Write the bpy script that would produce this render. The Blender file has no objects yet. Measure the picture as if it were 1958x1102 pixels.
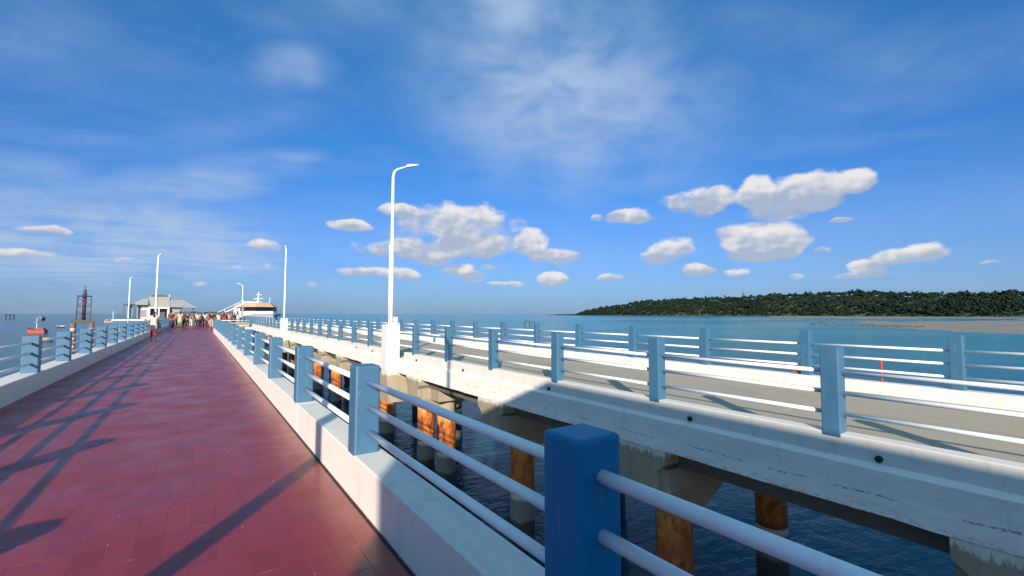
import bpy, bmesh, math, random
import numpy as np
from mathutils import Vector, Matrix

random.seed(7)
rng = np.random.default_rng(11)
D = bpy.data
scene = bpy.context.scene
COL = scene.collection
R = math.radians
PI = math.pi

# ------------------------------------------------------------------ camera
EYE = 1.516
cam_d = D.cameras.new('camera')
cam = D.objects.new('camera', cam_d)
COL.objects.link(cam)
cam_d.sensor_width = 36.0
cam_d.lens = 36.0 * 870.0 / 1958.0
cam_d.clip_start = 0.05
cam_d.clip_end = 60000
YAW, PITCH = R(34.594), R(3.2236)
cam.location = (0, 0, EYE)
cam.rotation_euler = (PI / 2 + PITCH, 0, -YAW)
scene.camera = cam

# ------------------------------------------------------------------ sky, sun, exposure
SUN_AZ = R(215.0)          # clockwise from +Y, towards the sun
SUN_EL = R(19.0)
world = D.worlds.new('World')
scene.world = world
world.use_nodes = True
scene.view_settings.view_transform = 'Standard'
scene.view_settings.look = 'None'
scene.view_settings.gamma = 1.0
scene.view_settings.use_curve_mapping = False
scene.view_settings.exposure = 1.0
scene.cycles.use_denoising = True
scene.cycles.max_bounces = 6
scene.cycles.diffuse_bounces = 4
scene.cycles.glossy_bounces = 3
scene.cycles.transmission_bounces = 2
scene.cycles.sample_clamp_indirect = 6.0


class NT:
    """short-hand for building a node tree"""
    def __init__(self, nt):
        self.nt = nt
        nt.nodes.clear()

    def n(self, typ, ins=None, **kw):
        nd = self.nt.nodes.new(typ)
        for k, v in kw.items():
            setattr(nd, k, v)
        for k, v in (ins or {}).items():
            self.set(nd.inputs[k], v)
        return nd

    def set(self, sock, v):
        if isinstance(v, bpy.types.NodeSocket):
            self.nt.links.new(v, sock)
        elif v is not None:
            if sock.type == 'RGBA' and not isinstance(v, (int, float)) and len(v) == 3:
                v = (*v, 1)
            sock.default_value = v

    def m(self, op, a, b=None, c=None, clamp=False):
        nd = self.nt.nodes.new('ShaderNodeMath')
        nd.operation = op
        nd.use_clamp = clamp
        for i, v in enumerate((a, b, c)):
            if v is not None:
                self.set(nd.inputs[i], v)
        return nd.outputs[0]

    def vm(self, op, a, b=None, c=None, out=0):
        nd = self.nt.nodes.new('ShaderNodeVectorMath')
        nd.operation = op
        for i, v in enumerate((a, b, c)):
            if v is not None:
                self.set(nd.inputs[i], v)
        return nd.outputs[out]

    def mix(self, f, a, b, blend='MIX'):
        nd = self.nt.nodes.new('ShaderNodeMix')
        nd.data_type = 'RGBA'
        nd.blend_type = blend
        self.set(nd.inputs[0], f)
        self.set(nd.inputs[6], a)
        self.set(nd.inputs[7], b)
        return nd.outputs[2]

    def ss(self, v, lo, hi, a=0.0, b=1.0):
        nd = self.nt.nodes.new('ShaderNodeMapRange')
        nd.interpolation_type = 'SMOOTHSTEP'
        self.set(nd.inputs[0], v)
        nd.inputs[1].default_value = lo
        nd.inputs[2].default_value = hi
        self.set(nd.inputs[3], a)
        self.set(nd.inputs[4], b)
        return nd.outputs[0]

    def noise(self, vec, scale, detail=4, rough=0.55, dist=0.0, out=0):
        nd = self.nt.nodes.new('ShaderNodeTexNoise')
        if vec is not None:
            self.set(nd.inputs['Vector'], vec)
        nd.inputs['Scale'].default_value = scale
        nd.inputs['Detail'].default_value = detail
        nd.inputs['Roughness'].default_value = rough
        nd.inputs['Distortion'].default_value = dist
        return nd.outputs[out]

    def scale(self, vec, s):
        return self.vm('MULTIPLY', vec, s)


def pix_dir(x, y):
    """direction of a photo pixel (used once to read cloud bearings off the photo)"""
    v = Matrix.Rotation(-YAW, 3, 'Z') @ Matrix.Rotation(PI / 2 + PITCH, 3, 'X') @ Vector(((x - 979) / 870, -(y - 551) / 870, -1))
    v.normalize()
    return math.atan2(v.x, v.y), math.asin(v.z)


def build_sky():
    t = NT(world.node_tree)
    tc = t.n('ShaderNodeTexCoord')
    d = tc.outputs['Generated']
    sep = t.n('ShaderNodeSeparateXYZ', {0: d})
    sx, sy, sz = sep.outputs
    sky = t.n('ShaderNodeTexSky', sky_type='NISHITA', sun_disc=False, sun_elevation=SUN_EL,
              sun_rotation=SUN_AZ, altitude=0.0, air_density=1.0, dust_density=0.6, ozone_density=2.0)
    hsv = t.n('ShaderNodeHueSaturation', {'Saturation': 1.15, 'Value': 1.0, 'Color': sky.outputs[0]})
    az = t.m('ARCTAN2', sx, sy)
    el = t.m('ARCSINE', sz)
    ramp = t.n('ShaderNodeValToRGB', {0: t.m('DIVIDE', el, PI / 2, clamp=True)})
    er = ramp.color_ramp
    for deg, c in ((0, (0.12, 0.27, 0.66)), (6, (0.10, 0.37, 0.50)), (12, (0.05, 0.55, 0.45)), (20, (0.01, 0.65, 0.55)), (34, (0.05, 1.06, 0.98)), (90, (0.55, 1.30, 1.20))):
        e = er.elements[0] if deg == 0 else (er.elements[1] if deg == 90 else er.elements.new(deg / 90))
        e.position = deg / 90
        e.color = (*c, 1)
    base = t.mix(1.0, hsv.outputs[0], ramp.outputs[0], 'MULTIPLY')
    comb = t.n('ShaderNodeCombineXYZ', {0: az, 1: el, 2: 0.0}).outputs[0]

    # --- thin high cloud: streaks on a plane overhead, plus soft banks
    zc = t.m('MAXIMUM', sz, 0.03)
    px = t.m('DIVIDE', sx, zc)
    py = t.m('DIVIDE', sy, zc)
    plane = t.n('ShaderNodeCombineXYZ', {0: px, 1: py, 2: 0.0}).outputs[0]
    rot = t.n('ShaderNodeVectorRotate', {'Vector': plane, 'Angle': R(28)}, rotation_type='Z_AXIS').outputs[0]
    streak = t.noise(t.scale(rot, (0.7, 1.2, 1)), 1.05, 6, 0.54, 0.25)
    soft = t.noise(plane, 0.55, 3, 0.5, 0.3)
    lowbank = t.noise(t.scale(comb, (3.0, 9.0, 1)), 1.6, 5, 0.55, 0.4)
    cir = t.m('MULTIPLY', t.ss(streak, 0.40, 0.74), t.ss(soft, 0.28, 0.60))
    cir = t.m('MULTIPLY', cir, t.ss(sz, 0.10, 0.30))
    cir = t.m('MULTIPLY', cir, t.ss(sz, 0.40, 0.80, 0.24, 1.0))

    def region(x, y, rx, ry, amp, tilt=0.0):
        a, e = pix_dir(x, y)
        k = 1 / 870.0
        v = t.vm('SUBTRACT', comb, (a, e, 0))
        if tilt:
            v = t.n('ShaderNodeVectorRotate', {'Vector': v, 'Angle': tilt}, rotation_type='Z_AXIS').outputs[0]
        l = t.vm('LENGTH', t.scale(v, (1 / (rx * k), 1 / (ry * k), 0)), out=1)
        return t.m('MULTIPLY', t.ss(l, 1.0, 0.0), amp)

    wisp = t.ss(t.noise(t.scale(comb, (3.0, 5.5, 1)), 2.1, 7, 0.55, 0.3), 0.28, 0.70)
    wisp2 = t.ss(streak, 0.30, 0.66)
    veil = None
    for r in [(1080, 190, 440, 260, 1.0, R(15)), (990, 40, 200, 150, 1.0, 0), (1130, 130, 210, 90, 0.6, R(12)), (1000, 330, 320, 110, 0.25, 0),
              (230, 465, 500, 125, 1.20, 0), (330, 370, 280, 70, 0.9, R(-22)), (880, 452, 260, 75, 0.75, 0), (760, 470, 420, 110, 0.40, 0), (60, 470, 200, 60, 0.5, 0), (20, 330, 150, 50, 0.5, R(-10)),
              (60, 70, 150, 80, 0.34, R(-25)), (560, 130, 110, 55, 0.70, R(-14)), (560, 298, 85, 24, 0.55, R(-6)),
              (1760, 110, 300, 70, 0.26, R(14)), (430, 250, 260, 60, 0.25, R(-25)), (1450, 60, 260, 60, 0.28, R(16)),
              (1850, 440, 260, 70, 0.22, 0), (1330, 430, 110, 60, 0.22, R(-20))]:
        g = region(*r)
        veil = g if veil is None else t.m('MAXIMUM', veil, g)
    veil = t.m('MULTIPLY', veil, t.m('ADD', 0.14, t.m('ADD', t.m('MULTIPLY', wisp, 0.55), t.m('MULTIPLY', wisp2, 0.30))))
    veil = t.m('MULTIPLY', veil, 1.12)
    haze = t.ss(el, 0.34, 0.0, 0.0, 0.46)
    haze = t.m('MULTIPLY', haze, t.m('ADD', t.m('MULTIPLY', lowbank, 0.9), 0.45))
    thin = t.m('MAXIMUM', t.m('MAXIMUM', cir, veil), haze)
    thin = t.m('MINIMUM', thin, 0.85)

    # --- cumulus puffs
    puffs = [(1345, 386, 76, 28), (1455, 378, 62, 33), (1545, 370, 100, 38), (1622, 352, 52, 24), (1432, 460, 58, 32),
             (1500, 460, 54, 32), (1450, 488, 75, 12), (1272, 482, 54, 24), (1200, 416, 44, 14), (1140, 418, 18, 7),
             (870, 425, 105, 32), (900, 470, 120, 24), (1010, 466, 42, 20), (1060, 490, 52, 16), (745, 480, 62, 17),
             (825, 492, 42, 13), (880, 516, 36, 14), (905, 528, 27, 14), (935, 512, 18, 8), (672, 432, 46, 12),
             (760, 404, 52, 11), (632, 532, 24, 13), (766, 528, 30, 13), (512, 468, 44, 13), (478, 512, 44, 12),
             (245, 504, 44, 12), (35, 488, 66, 10), (1740, 488, 66, 18), (1662, 511, 40, 15), (1645, 528, 56, 8),
             (1340, 517, 32, 11), (1412, 521, 26, 9), (1516, 530, 24, 8), (1170, 531, 28, 7), (1054, 536, 26, 12),
             (965, 542, 42, 7), (1605, 424, 36, 6), (1575, 478, 18, 8), (600, 545, 20, 8), (380, 545, 22, 6),
             (1900, 504, 34, 5), (90, 440, 60, 9), (700, 522, 50, 10)]
    warp = t.noise(t.scale(comb, (1, 1.6, 1)), 10.0, 4, 0.55, 0.0, 1)
    cw = t.vm('ADD', comb, t.scale(t.vm('SUBTRACT', warp, (0.5, 0.5, 0.5)), (0.050, 0.026, 0)))
    cs = t.scale(comb, (1.0, 1.35, 1))
    nz1 = t.noise(cs, 13.0, 7, 0.52, 0.0)
    nz2 = t.noise(t.vm('ADD', cs, (0.010, -0.012, 0)), 17.0, 3, 0.50, 0.0)
    nz3 = t.noise(cs, 17.0, 3, 0.50, 0.0)
    big = t.noise(comb, 9.0, 2, 0.5)
    wob = t.m('ADD', t.m('MULTIPLY', t.m('SUBTRACT', nz1, 0.5), 3.4), t.m('MULTIPLY', t.m('SUBTRACT', big, 0.5), 1.6))
    W = None
    V = None
    F = None
    for (x, y, rx, ry) in puffs:
        ry *= 1.14
        a, e = pix_dir(x, y)
        ax, _ = pix_dir(x + rx, y)
        _, ey = pix_dir(x, y - ry)
        ia, ie = 1 / abs(ax - a), 1 / abs(ey - e)
        q = t.vm('MULTIPLY_ADD', cw, (ia, ie, 0), (-a * ia, -e * ie, 0))
        l = t.vm('LENGTH', q, out=1)
        f = t.m('SUBTRACT', 1.62, l, clamp=True)
        if x < 660 or rx * ry < 340:
            f = t.m('MULTIPLY', f, 0.74 if x < 660 else 0.84)
        yv = t.n('ShaderNodeSeparateXYZ', {0: q}).outputs[1]
        fy = t.m('MULTIPLY', f, yv)
        W = f if W is None else t.m('ADD', W, f)
        V = fy if V is None else t.m('ADD', V, fy)
        F = f if F is None else t.m('MAXIMUM', F, f)
    v = t.m('DIVIDE', V, t.m('MAXIMUM', W, 0.01))          # -1 base .. 1 top of a puff
    dens = t.m('ADD', t.m('MULTIPLY', t.m('SUBTRACT', F, 0.54), 1.9), t.m('MULTIPLY', wob, 1.0))
    flat = t.ss(v, -0.95, -0.10, 0.40, 0.0)
    dens = t.m('SUBTRACT', dens, flat)
    alpha = t.m('MULTIPLY', t.ss(dens, -0.05, 0.66), t.ss(F, 0.02, 0.40))
    alpha = t.m('MULTIPLY', alpha, 0.88)
    alpha = t.m('MULTIPLY', alpha, t.ss(el, 0.004, 0.10, 0.55, 1.0))
    rel = t.m('MULTIPLY', t.m('SUBTRACT', nz3, nz2), 1.8)
    lit = t.m('ADD', t.m('MULTIPLY_ADD', v, 0.62, 0.36), rel)
    lit = t.m('ADD', lit, t.m('MULTIPLY', t.m('SUBTRACT', 0.5, t.ss(dens, 0.1, 0.8)), 0.10))
    ccol = t.mix(t.ss(lit, 0.05, 0.85), CLOUD_BASE, CLOUD_TOP)
    thin_col = t.mix(t.ss(sz, 0.45, 0.85), THIN_COL, FILL_CLOUD_COL)
    thin = t.m('MAXIMUM', thin, t.m('MULTIPLY', t.ss(sz, 0.60, 0.92), t.ss(soft, 0.25, 0.55, 0.45, 0.9)))  # unseen cloud deck above the view, added to brighten shaded surfaces
    col = t.mix(thin, base, thin_col)
    col = t.mix(alpha, col, ccol)
    bg = t.n('ShaderNodeBackground', {'Color': col, 'Strength': 0.095})
    out = t.n('ShaderNodeOutputWorld', {'Surface': bg.outputs[0]})
    world.cycles.sampling_method = 'MANUAL'
    world.cycles.sample_map_resolution = 512


CLOUD_BASE = (2.2, 2.55, 3.15)
CLOUD_TOP = (4.9, 4.6, 4.3)
THIN_COL = (2.25, 2.95, 4.1)
FILL_CLOUD_COL = (1.75, 3.3, 4.1)  # colour of the added overhead cloud that fills the shade
build_sky()

sun_d = D.lights.new('sun', 'SUN')
sun_d.energy = 4.1
sun_d.angle = R(0.5)
sun_d.color = (1.0, 0.86, 0.70)
sun = D.objects.new('sun', sun_d)
COL.objects.link(sun)
sun.location = (-40, -60, 40)
to_sun = Vector((math.sin(SUN_AZ) * math.cos(SUN_EL), math.cos(SUN_AZ) * math.cos(SUN_EL), math.sin(SUN_EL)))
sun.rotation_euler = to_sun.to_track_quat('Z', 'Y').to_euler()


# ------------------------------------------------------------------ materials
def new_mat(name):
    m = D.materials.new(name)
    m.use_nodes = True
    t = NT(m.node_tree)
    p = t.n('ShaderNodeBsdfPrincipled')
    t.n('ShaderNodeOutputMaterial', {'Surface': p.outputs[0]})
    pos = t.n('ShaderNodeNewGeometry').outputs['Position']
    return m, t, p, pos


def bump(t, p, h, strength=0.3, dist=0.02):
    b = t.n('ShaderNodeBump', {'Height': h, 'Strength': strength, 'Distance': dist})
    t.set(p.inputs['Normal'], b.outputs[0])


def plain(name, col, rough=0.5, var=0.12, scale=3.0, metal=0.0, bmp=0.0, grime=None, grime_amt=0.0):
    m, t, p, pos = new_mat(name)
    n = t.noise(pos, scale, 5, 0.6)
    f = t.m('MULTIPLY_ADD', n, 2 * var, 1 - var)
    c = t.vm('SCALE', col)
    c.node.inputs['Scale'].default_value = 1
    t.set(c.node.inputs['Scale'], f)
    if grime:
        g = t.noise(t.scale(pos, (1.0, 1.0, 0.35)), scale * 2.3, 6, 0.7)
        c = t.mix(t.m('MULTIPLY', t.ss(g, 0.52, 0.75), grime_amt), c, grime)
    t.set(p.inputs['Base Color'], c)
    p.inputs['Roughness'].default_value = rough
    p.inputs['Metallic'].default_value = metal
    if bmp:
        bump(t, p, t.noise(pos, scale * 9, 4, 0.6), bmp, 0.01)
    return m


M = {}
M['kerb_white'] = plain('kerb_white_paint', (0.66, 0.64, 0.595), 0.6, 0.07, 2.2, 0, 0.12, (0.42, 0.39, 0.33), 0.42)
M['post_blue'] = plain('post_blue_paint', (0.042, 0.128, 0.225), 0.45, 0.14, 3.0, 0, 0.14, (0.085, 0.17, 0.22), 0.40)
M['post_deep'] = plain('post_deep_blue', (0.003, 0.150, 0.315), 0.50, 0.10, 3.0, 0, 0.12, (0.01, 0.16, 0.27), 0.30)  # deeper, more saturated blue for the nearest post only
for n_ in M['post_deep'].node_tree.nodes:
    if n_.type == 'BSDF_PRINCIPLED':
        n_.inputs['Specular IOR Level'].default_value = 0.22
M['rail_white'] = plain('rail_white_paint', (0.72, 0.75, 0.78), 0.38, 0.04, 5.0, 0, 0.05, (0.40, 0.36, 0.32), 0.22)


def chipped(m, scale, lo, hi, col):
    t = NT.__new__(NT)
    t.nt = m.node_tree
    p = [n for n in t.nt.nodes if n.type == 'BSDF_PRINCIPLED'][0]
    src = p.inputs['Base Color'].links[0].from_socket
    pos = t.n('ShaderNodeNewGeometry').outputs['Position']
    ch = t.ss(t.noise(pos, scale, 6, 0.68), lo, hi)
    run = t.ss(t.noise(t.scale(pos, (9.0, 9.0, 0.9)), 2.0, 4, 0.6), 0.60, 0.74)
    c = t.mix(t.m('MULTIPLY', run, 0.22), src, (0.30, 0.27, 0.22))
    t.set(p.inputs['Base Color'], t.mix(ch, c, col))


chipped(M['post_blue'], 11.0, 0.685, 0.70, (0.34, 0.33, 0.30))
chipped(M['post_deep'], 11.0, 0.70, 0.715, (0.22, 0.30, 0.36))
chipped(M['rail_white'], 14.0, 0.69, 0.71, (0.20, 0.12, 0.07))
M['metal_white'] = plain('lamp_white_metal', (0.74, 0.76, 0.80), 0.35, 0.05, 4.0)
M['lamp_glass'] = plain('lamp_lens', (0.25, 0.25, 0.26), 0.2, 0.05, 4.0)
M['concrete'] = plain('bare_concrete', (0.34, 0.30, 0.225), 0.85, 0.22, 1.6, 0, 0.35, (0.13, 0.11, 0.085), 0.55)
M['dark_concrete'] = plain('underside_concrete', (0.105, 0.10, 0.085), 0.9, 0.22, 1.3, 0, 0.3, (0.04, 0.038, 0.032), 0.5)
M['grout'] = None
M['tan_roof'] = plain('tan_roof', (0.48, 0.32, 0.20), 0.6, 0.1, 1.5)
M['ship_white'] = plain('ship_white', (0.66, 0.64, 0.61), 0.35, 0.05, 1.0)
M['ship_hull'] = plain('ship_hull_grey', (0.27, 0.28, 0.36), 0.35, 0.08, 0.8)
M['black_glass'] = plain('dark_glass', (0.012, 0.010, 0.012), 0.08, 0.1, 1.0)
M['wall_grey'] = plain('pavilion_wall', (0.25, 0.255, 0.245), 0.7, 0.1, 0.7)
M['wall_white'] = plain('pavilion_white', (0.60, 0.60, 0.58), 0.6, 0.05, 0.8)
M['roof_grey'] = plain('pavilion_roof', (0.20, 0.21, 0.23), 0.6, 0.15, 0.9)
M['roof_dark'] = plain('pavilion_dark_trim', (0.06, 0.075, 0.10), 0.6, 0.15, 0.9)
M['teal_glass'] = plain('teal_glass', (0.08, 0.30, 0.33), 0.15, 0.1, 0.9)
M['iron_dark'] = plain('dark_iron', (0.045, 0.035, 0.065), 0.6, 0.2, 3.0)
M['iron_red'] = plain('red_lead_iron', (0.055, 0.018, 0.032), 0.6, 0.25, 3.0)
M['pile_brown'] = plain('weathered_pile', (0.20, 0.10, 0.075), 0.8, 0.3, 2.0)
M['pile_pale'] = plain('pale_pile_band', (0.55, 0.47, 0.38), 0.8, 0.15, 2.0)
M['slab_green'] = plain('mossy_slab', (0.08, 0.095, 0.08), 0.9, 0.3, 2.0)
M['boat_red'] = plain('boat_red', (0.40, 0.09, 0.04), 0.5, 0.12, 0.7)
M['boat_dark'] = plain('boat_dark', (0.03, 0.025, 0.05), 0.5, 0.15, 0.7)
M['boat_yellow'] = plain('boat_yellow', (0.62, 0.42, 0.06), 0.5, 0.1, 0.7)
M['boat_tan'] = plain('boat_tan', (0.52, 0.38, 0.26), 0.5, 0.1, 0.7)
M['boat_white'] = plain('boat_white', (0.72, 0.72, 0.74), 0.5, 0.05, 0.7)
M['skin'] = plain('skin', (0.22, 0.115, 0.07), 0.5, 0.05, 5)
M['hair'] = plain('hair', (0.012, 0.009, 0.010), 0.45, 0.1, 9)
M['red_paint'] = plain('red_paint', (0.42, 0.045, 0.04), 0.45, 0.1, 5)
M['drain'] = plain('drain_black', (0.006, 0.006, 0.007), 0.6, 0.1, 8)
M['timber'] = plain('timber_dark', (0.05, 0.04, 0.04), 0.8, 0.2, 2)
M['bark'] = plain('bark', (0.10, 0.085, 0.06), 0.9, 0.2, 2)


def cloth(name, col):
    col = tuple(v * (0.95 if name == 'cream' else 0.68) for v in col)
    k = 'cloth_' + name
    if k not in M:
        M[k] = plain('cloth_' + name, col, 0.85, 0.08, 6)
    return M[k]


def mat_tile():
    m, t, p, pos = new_mat('red_paving_tile')
    oi = t.n('ShaderNodeObjectInfo').outputs['Random']
    isl = t.n('ShaderNodeNewGeometry').outputs['Random Per Island']
    r = t.m('FRACT', t.m('ADD', oi, t.m('MULTIPLY', isl, 3.7)))
    n1 = t.noise(pos, 0.55, 4, 0.6)
    n2 = t.noise(pos, 34, 5, 0.65)
    c = t.mix(r, (0.186, 0.015, 0.016), (0.228, 0.020, 0.021))
    c = t.mix(t.m('MULTIPLY', t.ss(n1, 0.42, 0.70), 0.16), c, (0.24, 0.050, 0.045))
    c = t.mix(t.m('MULTIPLY', t.ss(n2, 0.50, 0.72), 0.20), c, (0.13, 0.022, 0.028))
    n3 = t.noise(t.scale(pos, (9, 3, 1)), 3.1, 6, 0.72)
    c = t.mix(t.ss(n3, 0.70, 0.77, 0.0, 0.6), c, (0.60, 0.36, 0.30))
    wear = t.noise(t.scale(pos, (1.0, 0.16, 1)), 0.9, 4, 0.6)
    c = t.mix(t.m('MULTIPLY', t.ss(wear, 0.50, 0.68), 0.20), c, (0.27, 0.070, 0.065))
    spot = t.n('ShaderNodeTexVoronoi', {'Vector': pos, 'Scale': 2.6, 'Randomness': 1.0}, feature='F1')
    sz_ = t.m('MULTIPLY', t.n('ShaderNodeSeparateColor', {0: spot.outputs['Color']}).outputs[0], 0.055)
    c = t.mix(t.m('MULTIPLY', t.m('LESS_THAN', spot.outputs['Distance'], t.m('SUBTRACT', sz_, 0.020)), 0.8), c, (0.62, 0.45, 0.40))
    # dust swept against the right-hand kerb
    x = t.n('ShaderNodeSeparateXYZ', {0: pos}).outputs[0]
    e = t.m('MULTIPLY', t.ss(t.m('ADD', x, t.m('MULTIPLY', t.noise(pos, 2.2, 5, 0.65), 0.55)), 0.85, 1.42), 0.42)
    c = t.mix(e, c, (0.36, 0.15, 0.12))
    t.set(p.inputs['Base Color'], c)
    t.set(p.inputs['Roughness'], t.ss(t.noise(pos, 1.7, 5, 0.6), 0.3, 0.75, 0.29, 0.46))
    p.inputs['Specular IOR Level'].default_value = 0.5
    bump(t, p, t.m('ADD', t.noise(pos, 2.4, 3, 0.5), t.m('MULTIPLY', n2, 0.25)), 0.10, 0.01)
    return m


def mat_grout():
    m, t, p, pos = new_mat('tile_grout')
    n = t.noise(pos, 2.0, 5, 0.7)
    n2 = t.noise(t.scale(pos, (2.2, 8.0, 1)), 1.9, 4, 0.6)
    c = t.mix(t.ss(n, 0.40, 0.66), (0.16, 0.026, 0.032), (0.34, 0.10, 0.10))
    c = t.mix(t.ss(n2, 0.58, 0.68), c, (0.80, 0.52, 0.44))
    t.set(p.inputs['Base Color'], c)
    p.inputs['Roughness'].default_value = 0.8
    return m


def mat_road():
    m, t, p, pos = new_mat('road_concrete')
    oi = t.n('ShaderNodeObjectInfo').outputs['Random']
    x = t.n('ShaderNodeSeparateXYZ', {0: pos}).outputs[0]
    n1 = t.noise(t.scale(pos, (1.2, 0.3, 1)), 0.8, 5, 0.62)
    n2 = t.noise(pos, 22, 5, 0.7)
    c = t.mix(n1, (0.315, 0.265, 0.185), (0.44, 0.375, 0.27))
    tr = t.m('MULTIPLY', t.ss(x, 7.3, 9.0), t.ss(n1, 0.2, 0.6))
    c = t.mix(t.m('MULTIPLY', tr, 0.55), c, (0.345, 0.31, 0.255))
    c = t.mix(t.m('MULTIPLY', t.ss(n2, 0.5, 0.7), 0.25), c, (0.22, 0.19, 0.15))
    c = t.mix(t.m('MULTIPLY', t.ss(t.noise(t.scale(pos, (1.6, 0.5, 1)), 0.55, 6, 0.7), 0.52, 0.70), 0.45), c, (0.23, 0.20, 0.16))
    c = t.mix(t.m('MULTIPLY', oi, 0.12), c, (0.25, 0.22, 0.17))
    t.set(p.inputs['Base Color'], c)
    p.inputs['Roughness'].default_value = 0.85
    bump(t, p, n2, 0.25, 0.008)
    return m


def mat_beam():
    m, t, p, pos = new_mat('whitewashed_concrete')
    z = t.n('ShaderNodeSeparateXYZ', {0: pos}).outputs[2]
    big = t.noise(t.scale(pos, (1, 0.7, 1.6)), 1.5, 5, 0.62)
    c = t.mix(big, (0.66, 0.635, 0.59), (0.84, 0.815, 0.76))
    # rough cast seam along the lower third and flaking along the bottom edge
    w = t.noise(t.scale(pos, (1, 1.0, 1)), 0.55, 4, 0.6)
    w2 = t.noise(pos, 7.0, 5, 0.7)
    zz = t.m('ADD', z, t.m('MULTIPLY', t.m('SUBTRACT', w, 0.5), 0.26))
    zz = t.m('ADD', zz, t.m('MULTIPLY', t.m('SUBTRACT', w2, 0.5), 0.07))
    crack = t.m('SUBTRACT', 1.0, t.ss(t.m('ABSOLUTE', t.m('ADD', zz, 0.56)), 0.004, 0.018))
    crack = t.m('MULTIPLY', crack, t.ss(t.noise(pos, 1.4, 4, 0.6), 0.46, 0.58))
    crack = t.m('MULTIPLY', crack, t.ss(t.noise(pos, 17, 3, 0.6), 0.42, 0.60))
    flake = t.m('MULTIPLY', t.ss(zz, -0.62, -0.80), t.ss(t.noise(t.scale(pos, (1, 1, 2.5)), 11, 5, 0.7), 0.50, 0.60))
    c = t.mix(t.m('MULTIPLY', crack, 0.75), c, (0.10, 0.10, 0.10))
    c = t.mix(t.m('MULTIPLY', flake, 0.65), c, (0.24, 0.22, 0.18))
    st = t.ss(t.noise(t.scale(pos, (1, 2.6, 0.22)), 3.0, 5, 0.65), 0.56, 0.78)
    c = t.mix(t.m('MULTIPLY', st, 0.35), c, (0.46, 0.43, 0.37))
    t.set(p.inputs['Base Color'], c)
    p.inputs['Roughness'].default_value = 0.75
    h = t.m('ADD', t.noise(t.scale(pos, (1, 0.6, 1.6)), 6.0, 5, 0.6), t.m('MULTIPLY', t.noise(pos, 1.3, 3, 0.5), 1.5))
    h = t.m('SUBTRACT', h, t.m('MULTIPLY', crack, 0.8))
    bump(t, p, h, 0.5, 0.03)
    return m


def mat_cap():
    m, t, p, pos = new_mat('pier_concrete')
    z = t.n('ShaderNodeSeparateXYZ', {0: pos}).outputs[2]
    n1 = t.noise(t.scale(pos, (1, 1, 0.5)), 1.7, 5, 0.65)
    c = t.mix(n1, (0.20, 0.172, 0.125), (0.36, 0.315, 0.235))
    drip = t.noise(t.scale(pos, (6.0, 6.0, 1.6)), 2.2, 6, 0.72)
    zz = t.m('ADD', z, t.m('MULTIPLY', t.m('SUBTRACT', drip, 0.5), 0.42))
    c = t.mix(t.ss(zz, -0.90, -0.84, 0.0, 0.8), c, (0.66, 0.64, 0.58))
    st = t.ss(t.noise(t.scale(pos, (3, 3, 0.3)), 1.6, 5, 0.65), 0.55, 0.75)
    c = t.mix(t.m('MULTIPLY', st, 0.5), c, (0.12, 0.10, 0.075))
    t.set(p.inputs['Base Color'], c)
    p.inputs['Roughness'].default_value = 0.85
    bump(t, p, t.noise(pos, 9, 5, 0.65), 0.4, 0.015)
    return m


def mat_rust():
    m, t, p, pos = new_mat('rusty_steel_casing')
    oi = t.n('ShaderNodeObjectInfo').outputs['Random']
    z = t.n('ShaderNodeSeparateXYZ', {0: pos}).outputs[2]
    st = t.noise(t.scale(pos, (3.2, 3.2, 0.9)), 1.7, 6, 0.68, 0.6)
    n = t.noise(pos, 3.4, 6, 0.7)
    c = t.mix(t.ss(n, 0.30, 0.62), (0.56, 0.175, 0.022), (0.27, 0.060, 0.013))
    c = t.mix(t.ss(st, 0.48, 0.62), c, (0.085, 0.020, 0.011))
    zz = t.m('ADD', z, t.m('MULTIPLY', t.m('SUBTRACT', t.noise(t.scale(pos, (6, 6, 1.2)), 1.9, 5, 0.7), 0.5), 0.9))
    c = t.mix(t.ss(zz, -2.40, -2.18, 0.0, 0.75), c, (0.58, 0.30, 0.08))
    c = t.mix(t.ss(zz, -2.95, -3.45, 0.0, 0.6), c, (0.06, 0.022, 0.018))
    c = t.mix(t.m('MULTIPLY', oi, 0.30), c, (0.60, 0.24, 0.035))
    t.set(p.inputs['Base Color'], c)
    p.inputs['Roughness'].default_value = 0.85
    bump(t, p, t.m('ADD', n, t.noise(pos, 12, 5, 0.7)), 0.6, 0.03)
    return m


def mat_pile_low():
    m, t, p, pos = new_mat('tidal_concrete')
    z = t.n('ShaderNodeSeparateXYZ', {0: pos}).outputs[2]
    n = t.noise(pos, 3.0, 6, 0.7)
    zz = t.m('ADD', z, t.m('MULTIPLY', t.m('SUBTRACT', n, 0.5), 0.25))
    c = t.mix(n, (0.14, 0.13, 0.11), (0.22, 0.205, 0.17))
    c = t.mix(t.ss(zz, -4.02, -4.14), c, (0.045, 0.045, 0.042))
    t.set(p.inputs['Base Color'], c)
    p.inputs['Roughness'].default_value = 0.8
    bump(t, p, t.noise(pos, 14, 5, 0.7), 0.5, 0.02)
    return m


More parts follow.
